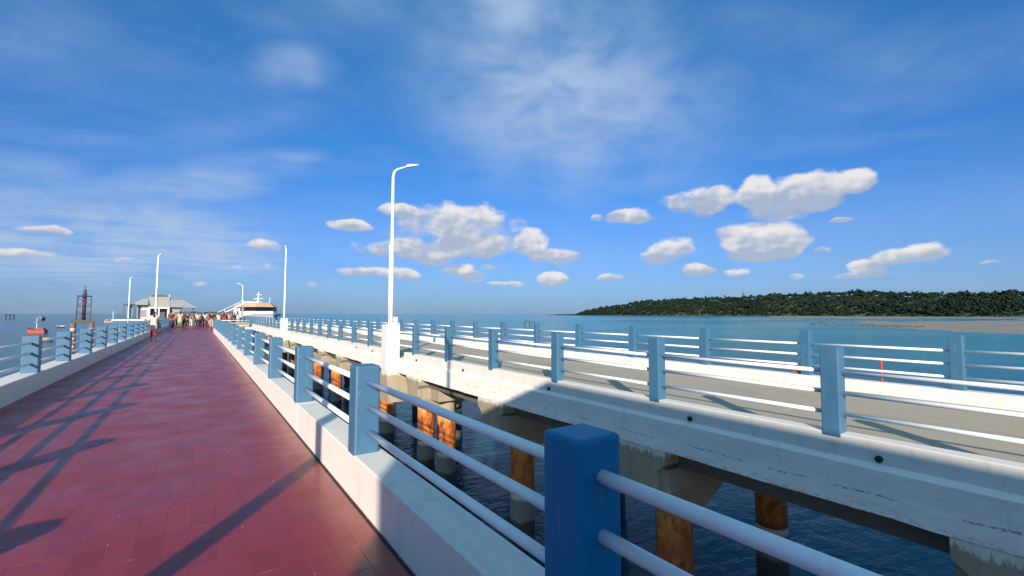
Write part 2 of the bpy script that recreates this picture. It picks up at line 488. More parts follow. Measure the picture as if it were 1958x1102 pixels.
def mat_water():
    m, t, p, pos = new_mat('sea_water')
    a = t.noise(t.scale(pos, (1.0, 1.5, 1)), 1.9, 4, 0.6, 0.4)
    b = t.noise(t.scale(pos, (0.8, 1.3, 1)), 0.42, 3, 0.55, 0.3)
    c = t.noise(t.scale(pos, (0.7, 1.2, 1)), 0.075, 3, 0.55)
    patch = t.noise(t.scale(pos, (0.6, 1, 1)), 0.006, 4, 0.6, 0.4)
    h = t.m('ADD', t.m('MULTIPLY', a, 0.16), t.m('ADD', t.m('MULTIPLY', b, 0.42), t.m('MULTIPLY', c, 1.1)))
    bn = t.n('ShaderNodeBump', {'Height': h, 'Strength': 0.50, 'Distance': 0.5}).outputs[0]
    col = t.mix(patch, (0.0005, 0.050, 0.078), (0.001, 0.080, 0.120))
    # shallow water over the flats on the landward side
    x = t.n('ShaderNodeSeparateXYZ', {0: pos}).outputs[0]
    sh = t.m('MULTIPLY', t.ss(x, 14, 120), 0.75)
    col = t.mix(sh, col, (0.002, 0.210, 0.270))
    dif = t.n('ShaderNodeBsdfDiffuse', {'Color': col, 'Normal': bn})
    gl = t.n('ShaderNodeBsdfGlossy', {'Color': (1, 1, 1, 1), 'Roughness': t.ss(patch, 0.3, 0.7, 0.10, 0.20), 'Normal': bn})
    fr = t.n('ShaderNodeFresnel', {'IOR': 1.33, 'Normal': bn}).outputs[0]
    mx = t.n('ShaderNodeMixShader', {0: t.m('MULTIPLY', fr, 0.62), 1: dif.outputs[0], 2: gl.outputs[0]})
    out = [n for n in t.nt.nodes if n.type == 'OUTPUT_MATERIAL'][0]
    t.nt.links.new(mx.outputs[0], out.inputs[0])
    t.nt.nodes.remove(p)
    return m


def mat_sand():
    m, t, p, pos = new_mat('tidal_sand')
    n = t.noise(t.scale(pos, (0.6, 1, 1)), 0.05, 6, 0.65)
    n2 = t.noise(pos, 0.35, 5, 0.7)
    c = t.mix(n, (0.18, 0.15, 0.10), (0.35, 0.28, 0.175))
    c = t.mix(t.ss(n2, 0.54, 0.66, 0.0, 0.8), c, (0.075, 0.085, 0.045))
    t.set(p.inputs['Base Color'], c)
    t.set(p.inputs['Roughness'], t.ss(n, 0.35, 0.65, 0.35, 0.8))
    return m


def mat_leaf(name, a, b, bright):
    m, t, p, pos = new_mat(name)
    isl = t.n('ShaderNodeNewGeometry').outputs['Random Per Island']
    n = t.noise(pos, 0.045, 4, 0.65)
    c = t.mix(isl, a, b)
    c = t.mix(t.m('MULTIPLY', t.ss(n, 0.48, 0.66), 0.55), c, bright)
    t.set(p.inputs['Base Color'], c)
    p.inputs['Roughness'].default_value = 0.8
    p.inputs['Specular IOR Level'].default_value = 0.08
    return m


M['tile'] = mat_tile()
M['grout'] = mat_grout()
M['road'] = mat_road()
M['beam'] = mat_beam()
M['cap'] = mat_cap()
M['rust'] = mat_rust()
M['pile_low'] = mat_pile_low()
M['water'] = mat_water()
M['sand'] = mat_sand()
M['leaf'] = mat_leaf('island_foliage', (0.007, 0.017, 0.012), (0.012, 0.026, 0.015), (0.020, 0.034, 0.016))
M['soil'] = plain('island_soil', (0.05, 0.06, 0.035), 0.9, 0.2, 0.05)


# ------------------------------------------------------------------ mesh helpers
class MB:
    def __init__(self):
        self.v, self.f = [], []

    def add(self, vs, fs):
        o = len(self.v)
        self.v += [tuple(x) for x in vs]
        self.f += [tuple(i + o for i in f) for f in fs]
        return self

    def box(self, x0, x1, y0, y1, z0, z1):
        vs = [(x, y, z) for z in (z0, z1) for y in (y0, y1) for x in (x0, x1)]
        return self.add(vs, [(0, 2, 3, 1), (4, 5, 7, 6), (0, 1, 5, 4), (2, 6, 7, 3), (0, 4, 6, 2), (1, 3, 7, 5)])

    def frustum(self, a, z0, b, z1):
        """a, b = (x0, x1, y0, y1) at z0 and z1"""
        vs = [(x, y, z0) for y in a[2:] for x in a[:2]] + [(x, y, z1) for y in b[2:] for x in b[:2]]
        return self.add(vs, [(0, 2, 3, 1), (4, 5, 7, 6), (0, 1, 5, 4), (2, 6, 7, 3), (0, 4, 6, 2), (1, 3, 7, 5)])

    def prism(self, prof, axis, a, b):
        """extrude a closed profile along an axis ('x','y','z')"""
        def pt(u, w, s):
            return {'x': (s, u, w), 'y': (u, s, w), 'z': (u, w, s)}[axis]
        n = len(prof)
        vs = [pt(u, w, a) for u, w in prof] + [pt(u, w, b) for u, w in prof]
        fs = [(i, (i + 1) % n, n + (i + 1) % n, n + i) for i in range(n)]
        fs += [tuple(range(n - 1, -1, -1)), tuple(range(n, 2 * n))]
        return self.add(vs, fs)

    def tube(self, pts, rad, n=10, caps=True):
        pts = [Vector(p) for p in pts]
        if not hasattr(rad, '__len__'):
            rad = [rad] * len(pts)
        vs, fs = [], []
        ref = None
        for i, p in enumerate(pts):
            d = (pts[min(i + 1, len(pts) - 1)] - pts[max(i - 1, 0)]).normalized()
            if ref is None:
                ref = d.orthogonal().normalized()
            u = (ref - d * ref.dot(d)).normalized()
            ref = u
            w = d.cross(u)
            for k in range(n):
                a = 2 * PI * k / n
                vs.append(p + (u * math.cos(a) + w * math.sin(a)) * rad[i])
        for i in range(len(pts) - 1):
            for k in range(n):
                a, b = i * n + k, i * n + (k + 1) % n
                fs.append((a, b, b + n, a + n))
        if caps:
            fs.append(tuple(range(n - 1, -1, -1)))
            fs.append(tuple(range((len(pts) - 1) * n, len(pts) * n)))
        return self.add(vs, fs)

    def ico(self, c, r, sub=1, jit=0.0):
        bm = bmesh.new()
        bmesh.ops.create_icosphere(bm, subdivisions=sub, radius=1)
        if not hasattr(r, '__len__'):
            r = (r, r, r)
        vs = [(c[0] + v.co.x * r[0] * (1 + random.uniform(-jit, jit)), c[1] + v.co.y * r[1] * (1 + random.uniform(-jit, jit)),
               c[2] + v.co.z * r[2] * (1 + random.uniform(-jit, jit))) for v in bm.verts]
        fs = [tuple(v.index for v in f.verts) for f in bm.faces]
        bm.free()
        return self.add(vs, fs)

    def mesh(self, name, bevel=0.0, segs=1, smooth=False):
        me = D.meshes.new(name)
        me.from_pydata(self.v, [], self.f)
        bm = bmesh.new()
        bm.from_mesh(me)
        bmesh.ops.recalc_face_normals(bm, faces=bm.faces)
        if bevel:
            bmesh.ops.bevel(bm, geom=list(bm.edges), offset=bevel, segments=segs, affect='EDGES', profile=0.5)
        if smooth:
            for f in bm.faces:
                f.smooth = True
        bm.to_mesh(me)
        bm.free()
        return me


def put(name, me, mat, parent=None, loc=(0, 0, 0), rot=None):
    o = D.objects.new(name, me)
    COL.objects.link(o)
    if parent is not None:
        o.parent = parent
    o.location = loc
    if rot:
        o.rotation_euler = rot
    if mat is not None:
        if not me.materials:
            me.materials.append(mat)
        elif me.materials[0] != mat:
            o.material_slots[0].link = 'OBJECT'
            o.material_slots[0].material = mat
    return o


def part(name, mb, mat, parent=None, bevel=0.0, segs=1, smooth=False, loc=(0, 0, 0)):
    return put(name, mb.mesh(name, bevel, segs, smooth), mat, parent, loc)


def tag(o, label=None, cat=None, group=None, kind=None):
    if label:
        o['label'] = label
    if cat:
        o['category'] = cat
    if group:
        o['group'] = group
    if kind:
        o['kind'] = kind
    return o


def thing(name, label, cat, loc=(0, 0, 0), rz=0.0, group=None):
    o = D.objects.new(name, None)
    COL.objects.link(o)
    o.empty_display_size = 0.3
    o.location = loc
    o.rotation_euler = (0, 0, rz)
    return tag(o, label, cat, group)


def copy_tree(o, parent=None, loc=None, rz=None, label=None, group=None):
    c = o.copy()
    COL.objects.link(c)
    if parent is not None:
        c.parent = parent
    if loc is not None:
        c.location = loc
    if rz is not None:
        c.rotation_euler = (0, 0, rz)
    if label:
        c['label'] = label
    if group:
        c['group'] = group
    for ch in list(o.children):
        copy_tree(ch, c)
    return c


def vnoise(x, y, seed=0):
    """smooth value noise on arrays"""
    xi, yi = np.floor(x).astype(np.int64), np.floor(y).astype(np.int64)
    fx, fy = x - xi, y - yi
    fx, fy = fx * fx * (3 - 2 * fx), fy * fy * (3 - 2 * fy)

    def h(a, b):
        n = (a * 374761393 + b * 668265263 + seed * 974711) & 0xffffffff
        n = ((n ^ (n >> 13)) * 1274126177) & 0xffffffff
        return ((n ^ (n >> 16)) & 0xffff) / 65535.0
    return (h(xi, yi) * (1 - fx) + h(xi + 1, yi) * fx) * (1 - fy) + (h(xi, yi + 1) * (1 - fx) + h(xi + 1, yi + 1) * fx) * fy


def fbm(x, y, seed=0, oct=4):
    s, a, tot = 0, 1.0, 0
    for k in range(oct):
        s = s + a * vnoise(x * 2 ** k, y * 2 ** k, seed + k)
        tot += a
        a *= 0.5
    return s / tot


# ------------------------------------------------------------------ water
WATER = -4.8
mb = MB()
ring = [0, 60, 200, 600, 2000, 7000, 24000]
nseg = 48
vs = [(0, 0, WATER)]
for r in ring[1:]:
    vs += [(r * math.sin(2 * PI * k / nseg), r * math.cos(2 * PI * k / nseg), WATER) for k in range(nseg)]
fs = [(0, 1 + (k + 1) % nseg, 1 + k) for k in range(nseg)]
for i in range(len(ring) - 2):
    for k in range(nseg):
        a, b = 1 + i * nseg + k, 1 + i * nseg + (k + 1) % nseg
        fs.append((a, b, b + nseg, a + nseg))
mb.add(vs, fs)
water = tag(part('water', mb, M['water']), kind='structure')
if water.data.polygons[0].normal.z < 0:
    water.data.flip_normals()

# ------------------------------------------------------------------ island and flats
def bearing(px):
    return math.atan((px - 979) / 870.0) + YAW


prof_px = [1050, 1075, 1100, 1130, 1160, 1200, 1240, 1300, 1360, 1400, 1480, 1560, 1650, 1720, 1800, 1900, 1958, 2150, 2600, 3600]
prof_y = [601.5, 600.5, 598, 592.5, 587, 580, 574, 571.5, 569.5, 568, 563, 560.5, 556, 559.5, 559.5, 558.5, 557, 556, 560, 566]
prof_az = [bearing(x) for x in prof_px]


def shore_r(az):
    return np.interp(az, [bearing(1050), bearing(1250), bearing(1500), bearing(1958), bearing(3600)], [1750, 1400, 1280, 1180, 1150])


def ridge_h(az):
    y = np.interp(az, prof_az, prof_y)
    px = np.interp(az, prof_az, prof_px)
    r = shore_r(az) + 150
    depth = r * np.cos(az - YAW)
    return EYE + (600.5 - y) / 870.0 * depth - WATER


az = np.linspace(bearing(1045), bearing(3600), 150)
rr = np.concatenate([np.linspace(-30, 220, 16), [320, 480]])
A, RR = np.meshgrid(az, rr)
H = np.clip(ridge_h(A) - 10.5, 0.8, 200)
k = np.clip(RR / 170.0, 0, 1)
Z = WATER - 0.6 + np.where(RR < 0, RR * 0.03, H * (1 - (1 - k) ** 2) + 0.6) + (fbm(A * 60, RR / 60.0, 3) - 0.5) * 5 * k
Z = Z * 1.0
rad = shore_r(A) + RR
X, Y = rad * np.sin(A), rad * np.cos(A)
na, nr = len(az), len(rr)
mb = MB()
mb.add(np.stack([X, Y, Z], -1).reshape(-1, 3).tolist(),
       [(j * na + i, j * na + i + 1, (j + 1) * na + i + 1, (j + 1) * na + i) for j in range(nr - 1) for i in range(na - 1)])
tag(part('island', mb, M['soil'], smooth=True), kind='structure')


def ico_arrays(sub):
    b = MB().ico((0, 0, 0), 1, sub)
    return np.array(b.v), np.array(b.f)


ICO_V, ICO_F = ico_arrays(1)


def crown_arrays(n, spread, hz, seed):
    """many small leaf clumps spread through a crown's volume"""
    g = np.random.default_rng(seed)
    V, F = [], []
    o = 0
    for i in range(n):
        p = g.normal(size=3)
        p /= np.linalg.norm(p)
        p *= g.uniform(0.45, 1.0)
        p[2] = abs(p[2]) * 1.0 - 0.25
        c = p * np.array([spread, spread, hz])
        s = g.uniform(0.16, 0.33) * spread
        v = ICO_V * (1 + g.uniform(-0.35, 0.35, size=(len(ICO_V), 1))) * s * np.array([1.15, 1.15, 0.75]) + c
        V.append(v)
        F.append(ICO_F + o)
        o += len(v)
    return np.concatenate(V), np.concatenate(F)


crowns = [crown_arrays(15, 5.0, 5.0, 40 + i) for i in range(7)]
VV, FF = [], []
o = 0
ntree = 0
for az0 in np.arange(bearing(1062), bearing(2350), 0.0042):
    for dr in [2, 12, 22, 34, 46, 60, 76, 94, 112, 132, 152, 172]:
        a = az0 + rng.uniform(-0.0021, 0.0021)
        r = dr + rng.uniform(-6, 6)
        h = float(ridge_h(a))
        if h < 3.5 and dr > 40:
            continue
        kk = min(max(r / 170.0, 0), 1)
        hh = max(h - 10.5, 0.8)
        z = WATER + hh * (1 - (1 - kk) ** 2)
        s = rng.choice([0.55, 0.8, 1.0, 1.2, 1.55]) * rng.uniform(0.9, 1.1) * min(1.0, 0.25 + h / 26.0) * (0.8 if dr < 8 else 1.0)
        if a > bearing(1958) and rng.random() < 0.4:
            continue
        v, f = crowns[rng.integers(len(crowns))]
        th = rng.uniform(0, 2 * PI)
        ct, st = math.cos(th), math.sin(th)
        v = v * np.array([1, 1, rng.uniform(0.85, 1.25)]) * s
        v = np.stack([v[:, 0] * ct - v[:, 1] * st, v[:, 0] * st + v[:, 1] * ct, v[:, 2]], -1)
        rad = float(shore_r(a)) + r
        v = v + np.array([rad * math.sin(a), rad * math.cos(a), z + 5.0 * s * min(1.0, hh / 6)])
        VV.append(v)
        FF.append(f + o)
        o += len(v)
        ntree += 1
VV = np.concatenate(VV)
FF = np.concatenate(FF)
me = D.meshes.new('forest')
me.vertices.add(len(VV))
me.vertices.foreach_set('co', VV.astype(np.float32).ravel())
me.loops.add(FF.size)
me.loops.foreach_set('vertex_index', FF.astype(np.int32).ravel())
me.polygons.add(len(FF))
me.polygons.foreach_set('loop_start', np.arange(0, FF.size, 3, dtype=np.int32))
me.polygons.foreach_set('loop_total', np.full(len(FF), 3, dtype=np.int32))
me.update(calc_edges=True)
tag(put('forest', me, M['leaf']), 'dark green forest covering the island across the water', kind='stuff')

# trees that stand clear of the skyline
sky_trees = [(1421, 557, 1.0, 'slim dark tree with a pointed crown, leftmost of the tall trees on the island skyline'),
             (1386, 563, 0.75, 'low round tree just left of the pointed tree on the island skyline'),
             (1482, 558, 0.8, 'broad low tree on the rising left part of the island skyline'),
             (1566, 557, 0.8, 'rounded tree breaking the island skyline left of the highest hump'),
             (1640, 551, 1.0, 'tall spreading tree on the highest hump of the island skyline, left one of the pair'),
             (1672, 553, 0.9, 'second tree on the highest hump of the island skyline, right one of the pair'),
             (1762, 557, 0.75, 'small tree in the dip right of the highest hump of the island'),
             (1836, 555, 0.9, 'rough crowned tree on the island skyline right of the dip'),
             (1903, 554, 0.9, 'tall tree on the island skyline, second from the right edge'),
             (1942, 551, 1.0, 'tallest tree at the right end of the island skyline')]
for i, (px, py, s, lab) in enumerate(sky_trees):
    a = bearing(px)
    r = float(shore_r(a)) + 165
    top = EYE + (600.5 - py) / 870.0 * r * math.cos(a - YAW)
    base = WATER + max(float(ridge_h(a)) - 10.5, 1)
    h = top - base
    root = thing('tree', lab, 'tree', (r * math.sin(a), r * math.cos(a), base), 0, 'tall trees on the island skyline')
    tr = MB()
    tr.tube([(0, 0, -1), (0.3, 0, h * 0.4), (0.1, 0.2, h * 0.8)], [0.6 * s, 0.45 * s, 0.15], 8)
    for k in range(5):
        an = k * 1.3
        tr.tube([(0.2, 0, h * (0.45 + 0.07 * k)), (math.cos(an) * 3 * s, math.sin(an) * 3 * s, h * (0.6 + 0.07 * k))], [0.25, 0.08], 5)
    part('trunk', tr, M['bark'], root)
    v, f = crown_arrays(26, 4.2 * s if i else 2.6, h * 0.33, 90 + i)
    cb = MB()
    cb.add((v * np.array([1, 1, 1]) + np.array([0, 0, h * 0.66])).tolist(), f.tolist())
    part('crown', cb, M['leaf'], root)

# tidal flats
az = np.linspace(bearing(1440), bearing(3200), 170)
r0 = np.concatenate([np.geomspace(120, 1320, 110)])
A, RR = np.meshgrid(az, r0)
px = 979 + 870 * np.tan(np.clip(A - YAW, -1.2, 1.2))
dep = RR * np.cos(A - YAW)
py = 600 + 870 * (EYE - WATER) / dep
n = fbm(A * 22, np.log(RR) * 9, 5, 5) - 0.5
n2 = fbm(A * 60, np.log(RR) * 34, 9, 4) - 0.5
band_far = np.clip((px - 1380) / 260, -1, 1) - np.clip((py - 606.5) / 2.4, -1, 3)
low_edge = np.interp(px, [1440, 1650, 1720, 1958, 2600], [612, 616, 629, 640, 650])
hi_edge = np.interp(px, [1440, 1650, 1720, 1958, 2600], [612, 614, 616, 612, 612])
mid = np.minimum(low_edge - py, py - hi_edge) / 5.0
h = np.maximum(np.clip(band_far, -1.5, 1.0), np.clip(mid, -1.5, 1.0)) * 0.13 + n * 0.16 + n2 * 0.10 + 0.0
h = np.where(px < 1470, h - 0.2, h)
Z = WATER + h
X, Y = RR * np.sin(A), RR * np.cos(A)
na, nr = len(az), len(r0)
mb = MB()
mb.add(np.stack([X, Y, Z], -1).reshape(-1, 3).tolist(),
       [(j * na + i, j * na + i + 1, (j + 1) * na + i + 1, (j + 1) * na + i) for j in range(nr - 1) for i in range(na - 1)])
tag(part('sandbank', mb, M['sand'], smooth=True), kind='structure')
mb = MB()
for i in range(260):
    x = random.uniform(1545, 1765)
    y = random.gauss(np.interp(x, [1545, 1765], [620.5, 625.5]), 0.9)
    a = bearing(x)
    r = 870 * (EYE - WATER) / (y - 600) / math.cos(a - YAW)
    s = random.uniform(0.3, 1.1)
    mb.ico((r * math.sin(a), r * math.cos(a), WATER + 0.02), (s * 1.6, s * 1.3, s * 0.45), 1, 0.3)
tag(part('rocks', mb, M['slab_green']), 'low dark rocks in a band on the tidal flats before the island', kind='stuff')

# ------------------------------------------------------------------ walkway
XR, XL = 1.085, -2.54            # inner faces of the two kerbs
KT = 0.36                        # kerb top
WEND = 75.0
mb = MB().box(XL - 0.36, XR + 0.26, -26, WEND, -0.42, -0.0012)
walkway = tag(part('walkway', mb, M['grout']), kind='structure')
mb = MB()
for x in (XL - 0.25, XR - 0.35):
    mb.box(x, x + 0.5, -26, WEND, -0.95, -0.424)
part('edge_beam', mb, M['concrete'], walkway)
part('kerb_gap_strip', MB().box(XR - 0.0225, XR - 0.002, -26, 46.0, -0.003, -0.0004), M['drain'], walkway)  # black strip drawing the dark gap between tiles and kerb

TW, TL, J = (XR - XL - 0.024) / 24.0, 0.308, 0.0030
tmb = MB()
hx, hy, c, b = (TW - J) / 2, (TL - J) / 2, 0.0004, 0.0012
vs = [(sx * hx, sy * hy, -0.0045) for sx, sy in ((-1, -1), (1, -1), (1, 1), (-1, 1))]
vs += [(sx * hx, sy * hy, -c) for sx, sy in ((-1, -1), (1, -1), (1, 1), (-1, 1))]
vs += [(sx * (hx - b), sy * (hy - b), 0) for sx, sy in ((-1, -1), (1, -1), (1, 1), (-1, 1))]
TFS = [(0, 1, 5, 4), (1, 2, 6, 5), (2, 3, 7, 6), (3, 0, 4, 7), (4, 5, 9, 8), (5, 6, 10, 9), (6, 7, 11, 10), (7, 4, 8, 11), (8, 9, 10, 11)]
tmb.add(vs, TFS)
TV = np.array(vs)
tile_me = tmb.mesh('paving_tile')
tile_me.materials.append(M['tile'])
Fv = Vector((math.sin(YAW) * math.cos(PITCH), math.cos(YAW) * math.cos(PITCH), math.sin(PITCH)))
Rv = Vector((math.cos(YAW), -math.sin(YAW), 0))
Uv = Rv.cross(Fv)


def in_frame(p, m=0.0):
    d = Vector(p) - Vector((0, 0, EYE))
    z = d.dot(Fv)
    if z < 0.1:
        return False
    u, w = d.dot(Rv) / z * 870, d.dot(Uv) / z * 870
    return abs(u) < 979 + m and abs(w) < 551 + m


rest = MB()
single = 0
Y0 = 3.10 - 0.308 * 94
nrow = int((WEND - Y0) / TL)
rows = [Y0 + TL * (k + 0.5) for k in range(nrow)]
for yc in rows:
    for i in range(24):
        xc = XL + TW * (i + 0.5)
        dz = random.uniform(-0.0005, 0.0004)
        if single < 300 and in_frame((xc, yc, 0), 30):
            o = D.objects.new('paving_tile', tile_me)
            COL.objects.link(o)
            o.parent = walkway
            o.location = (xc, yc, dz)
            o.rotation_euler = (random.uniform(-0.0015, 0.0015), random.uniform(-0.002, 0.002), 0)
            single += 1
        else:
            rest.add((TV + np.array([xc, yc, dz])).tolist(), TFS)
tag(part('paving_tile', rest, M['tile'], walkway), kind='stuff')

# a kerb, its posts and its rails
PITCH_Y = 2.672


def chamfered_box(sx, sy, z0, z1, ch):
    m = MB().box(-sx / 2, sx / 2, -sy / 2, sy / 2, z0, z1)
    return m.mesh('post', ch, 2)


def rail_mesh(length, r, n=12):
    return MB().tube([(0, 0, 0), (0, length, 0)], r, n).mesh('rail', smooth=True)


def railing(label, xpost, sx, z0, z1, rails, ys, kerb, kerb_mat, post_mesh, r_rail, deep=None):
    """kerb: profile (x, z) list extruded along y between joint positions"""
    root = thing('railing', label, 'railing', (xpost, ys[0], z0), 0, 'railings along the walkway and the road')
    for a, b in kerb['spans']:
        m = MB().prism([(x - xpost, z - z0) for x, z in kerb['prof']], 'y', a - ys[0], b - ys[0])
        part('kerb_wall', m, kerb_mat, root, 0.012, 2)
    for y in ys:
        po = put('post', post_mesh, M['post_blue'], root, (0, y - ys[0], 0), (random.uniform(-.004, .004), random.uniform(-.004, .004), random.uniform(-.012, .012)))
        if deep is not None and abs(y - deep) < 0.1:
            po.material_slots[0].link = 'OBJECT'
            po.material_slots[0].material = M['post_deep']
            po['label'] = 'nearest post, a deeper blue than the others'
    rl = rail_mesh(PITCH_Y, r_rail)
    for y in ys[:-1]:
        for z in rails:
            put('rail', rl, M['rail_white'], root, (random.uniform(-.004, .004), y - ys[0], z - z0), (random.uniform(-.0012, .0012), 0, random.uniform(-.001, .001)))
    return root


def spans(a, b, step, gap=0.012):
    out = []
    y = a
    while y < b - 0.01:
        e = min(y + step, b)
        out.append((y + gap / 2, e - gap / 2))
        y = e
    return out


post_r = chamfered_box(0.205, 0.205, -0.03, 0.72, 0.016)
ysr = [1.27 + PITCH_Y * k for k in range(-4, 17)]
railing('blue posts and white rails on the low kerb right of the red walkway', XR + 0.1045, 0.205, KT, 1.08,
        (0.535, 0.74, 0.945), ysr,
        {'prof': [(XR, -0.002), (XR + 0.258, -0.002), (XR + 0.258, KT), (XR, KT)], 'spans': spans(ysr[0] - 0.2, ysr[-1] + 0.2, 8.016)},
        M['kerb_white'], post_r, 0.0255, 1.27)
post_l = chamfered_box(0.25, 0.205, -0.03, 0.72, 0.016)
ysl = [4.78 + PITCH_Y * k for k in range(-2, 26)]
railing('blue posts and white rails on the shaded kerb along the left side of the walkway', XL - 0.1295, 0.25, KT, 1.08,
        (0.535, 0.74, 0.945), ysl,
        {'prof': [(XL - 0.352, -0.002), (XL, -0.002), (XL, KT), (XL - 0.352, KT)], 'spans': spans(ysl[0] - 0.3, ysl[-1] + 0.2, 8.016)},
        M['kerb_white'], post_l, 0.0255)

# short railing across the gap at the end of the right-hand kerb
yt = ysr[-1]
root = thing('railing', 'short cross railing at the far end of the right walkway railing, beside the crowd', 'railing', (XR + 0.3, yt, KT), 0,
             'railings along the walkway and the road')
part('kerb_wall', MB().box(0.05, 2.5, -0.12, 0.12, -0.30, 0), M['kerb_white'], root, 0.012, 2)
for x in (2.3,):
    put('post', post_r, M['post_blue'], root, (x, 0, 0))
for z in (0.175, 0.38, 0.585):
    part('rail', MB().tube([(-0.1, 0, z), (2.3, 0, z)], 0.0255, 12), M['rail_white'], root, smooth=True)

# ------------------------------------------------------------------ road on its viaduct
RX0, RX1 = 6.54, 12.30
RZ = -0.20
REND = 96.0
RST = -26.0
road = D.objects.new('road', None)
COL.objects.link(road)
tag(road, kind='structure')
for (xa, xb) in ((6.80, 7.50), (7.512, 9.72), (9.732, 11.95)):
    y = RST
    while y < REND - 0.1:
        e = min(y + 6.0, REND)
        mb = MB().box(xa, xb, y + 0.006, e - 0.006, -0.42, RZ + random.uniform(-0.002, 0.002))
        part('road_slab', mb, M['road'], road)
        y = e

bridge = thing('road_bridge', 'whitewashed concrete viaduct carrying the pale road beside the red walkway', 'bridge', (6.5, RST, -0.8))
for a, b in spans(0.8 - 25, REND, 12.5, 0.012):
    # outer edge beam: a face with slight waviness, a ledge at road level
    for side in (0, 1):
        ny = max(2, int((b - a) / 0.35))
        prof = [(0.062, -0.218), (0.0, -0.278), (0.010, -0.52), (0.002, -0.78), (0.30, -0.78), (0.30, -0.245)]
        vs, fs = [], []
        for j in range(ny + 1):
            y = a + (b - a) * j / ny
            for q, (x, z) in enumerate(prof):
                jx = random.uniform(-.006, .006) if q < 4 and 0 < j < ny else 0
                jz = random.uniform(-.010, .006) if q in (3,) else 0
                xx = RX0 - 0.072 + x + jx if side == 0 else RX1 + 0.072 - x - jx
                vs.append((xx - 6.5, y - RST, z + jz + 0.8))
        n = len(prof)
        for j in range(ny):
            for q in range(n):
                p0, p1 = j * n + q, j * n + (q + 1) % n
                fs.append((p0, p1, p1 + n, p0 + n))
        fs.append(tuple(range(n)))
        fs.append(tuple(range(ny * n + n - 1, ny * n - 1, -1)))
        part('edge_beam', MB().add(vs, fs), M['beam'], bridge)
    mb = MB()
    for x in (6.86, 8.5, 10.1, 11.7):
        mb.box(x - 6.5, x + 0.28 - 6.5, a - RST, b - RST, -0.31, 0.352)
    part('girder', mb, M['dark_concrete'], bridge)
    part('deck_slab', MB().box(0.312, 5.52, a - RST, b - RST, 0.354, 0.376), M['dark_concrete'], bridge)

post_road = chamfered_box(0.20, 0.205, -0.05, 1.06, 0.012)
ysn = [2.48 + PITCH_Y * k for k in range(-5, 35)]
rails_road = (0.275, 0.53, 0.79)
near_spans = [s for s in spans(0.8 - 12.5, 13.3, 12.5, 0.014)] + [(13.34, 16.75), (18.3, 25.3)] + spans(25.3, 44.2, 9.4, 0.05) + [(45.8, 73.2)] + spans(73.2, REND, 12, 0.05)
nr_rail = railing('tall blue posts and white rails along the near edge of the pale road', RX0 + 0.088, 0.20, 0.045, 1.10, rails_road, ysn,
                  {'prof': [(RX0 - 0.012, -0.270), (RX0 + 0.245, -0.270), (RX0 + 0.225, 0.045), (RX0 - 0.004, 0.045)], 'spans': near_spans},
                  M['kerb_white'], post_road, 0.026)
for y in (0.0, 2.0, 4.45, 8.0, 12.0, 15.5, 20.5, 23.0):
    m = MB().tube([(-0.13, y - ysn[0] + 1.2 - 1.2, -0.205), (0.05, y - ysn[0], -0.19)], 0.038, 12)
    part('drain_spout', m, M['drain'], nr_rail, smooth=True)
ysf = [2.42 + PITCH_Y * k for k in range(-5, 35)]
far_spans = spans(0.8 - 12.5, REND, 12.5, 0.014)
railing('tall blue posts and white rails along the far edge of the road, before the island', RX1 - 0.10, 0.20, 0.045, 1.10, rails_road, ysf,
        {'prof': [(RX1 - 0.330, -0.270), (RX1 + 0.01, -0.270), (RX1, 0.045), (RX1 - 0.28, 0.045)], 'spans': far_spans},
        M['kerb_white'], post_road, 0.026)

# piers: cap with hammerheads, steel cased piles
def make_pile(root, x, y):
    """pile > casing, collar, footing"""
    core = part('pile', MB().tube([(x, y, -3.0), (x, y, -0.8)], 0.30, 20), M['cap'], root, smooth=True)
    part('casing', MB().tube([(x, y, -3.38), (x, y, -3.2), (x, y, -2.6), (x, y, -2.12)], [0.335, 0.337, 0.335, 0.337], 20), M['rust'], core, smooth=True)
    part('collar', MB().tube([(x, y, -3.56), (x, y, -3.38)], 0.325, 20), M['pile_pale'], core, smooth=True)
    part('footing', MB().tube([(x, y, -8.0), (x, y, -5.2), (x, y, -4.4), (x, y, -3.56)], [0.345, 0.35, 0.345, 0.345], 20), M['pile_low'], core, smooth=True)


def make_cap(w):
    m = MB()
    # crosshead with bracket-shaped ends on both sides, chamfered towards its base
    w0, w1 = w / 2, w / 2 - 0.17
    m.prism([(-w0, -0.782), (w0, -0.782), (w0, -1.02), (w1, -1.16), (w1, -1.46), (-w1, -1.46), (-w1, -1.16), (-w0, -1.02)], 'x', 6.482, 7.02)
    m.prism([(-w0, -0.782), (w0, -0.782), (w0, -1.02), (w1, -1.16), (w1, -1.46), (-w1, -1.46), (-w1, -1.16), (-w0, -1.02)], 'x', 11.80, 12.34)
    m.box(7.02, 11.80, -0.42, 0.42, -1.50, -1.115)
    for x in (7.55, 11.2):
        m.frustum((x - 0.95, x + 0.95, -0.62, 0.62), -1.52, (x - 0.95, x + 0.95, -0.62, 0.62), -1.12)
        m.frustum((x - 0.42, x + 0.42, -0.42, 0.42), -2.08, (x - 0.95, x + 0.95, -0.62, 0.62), -1.522)
    return m


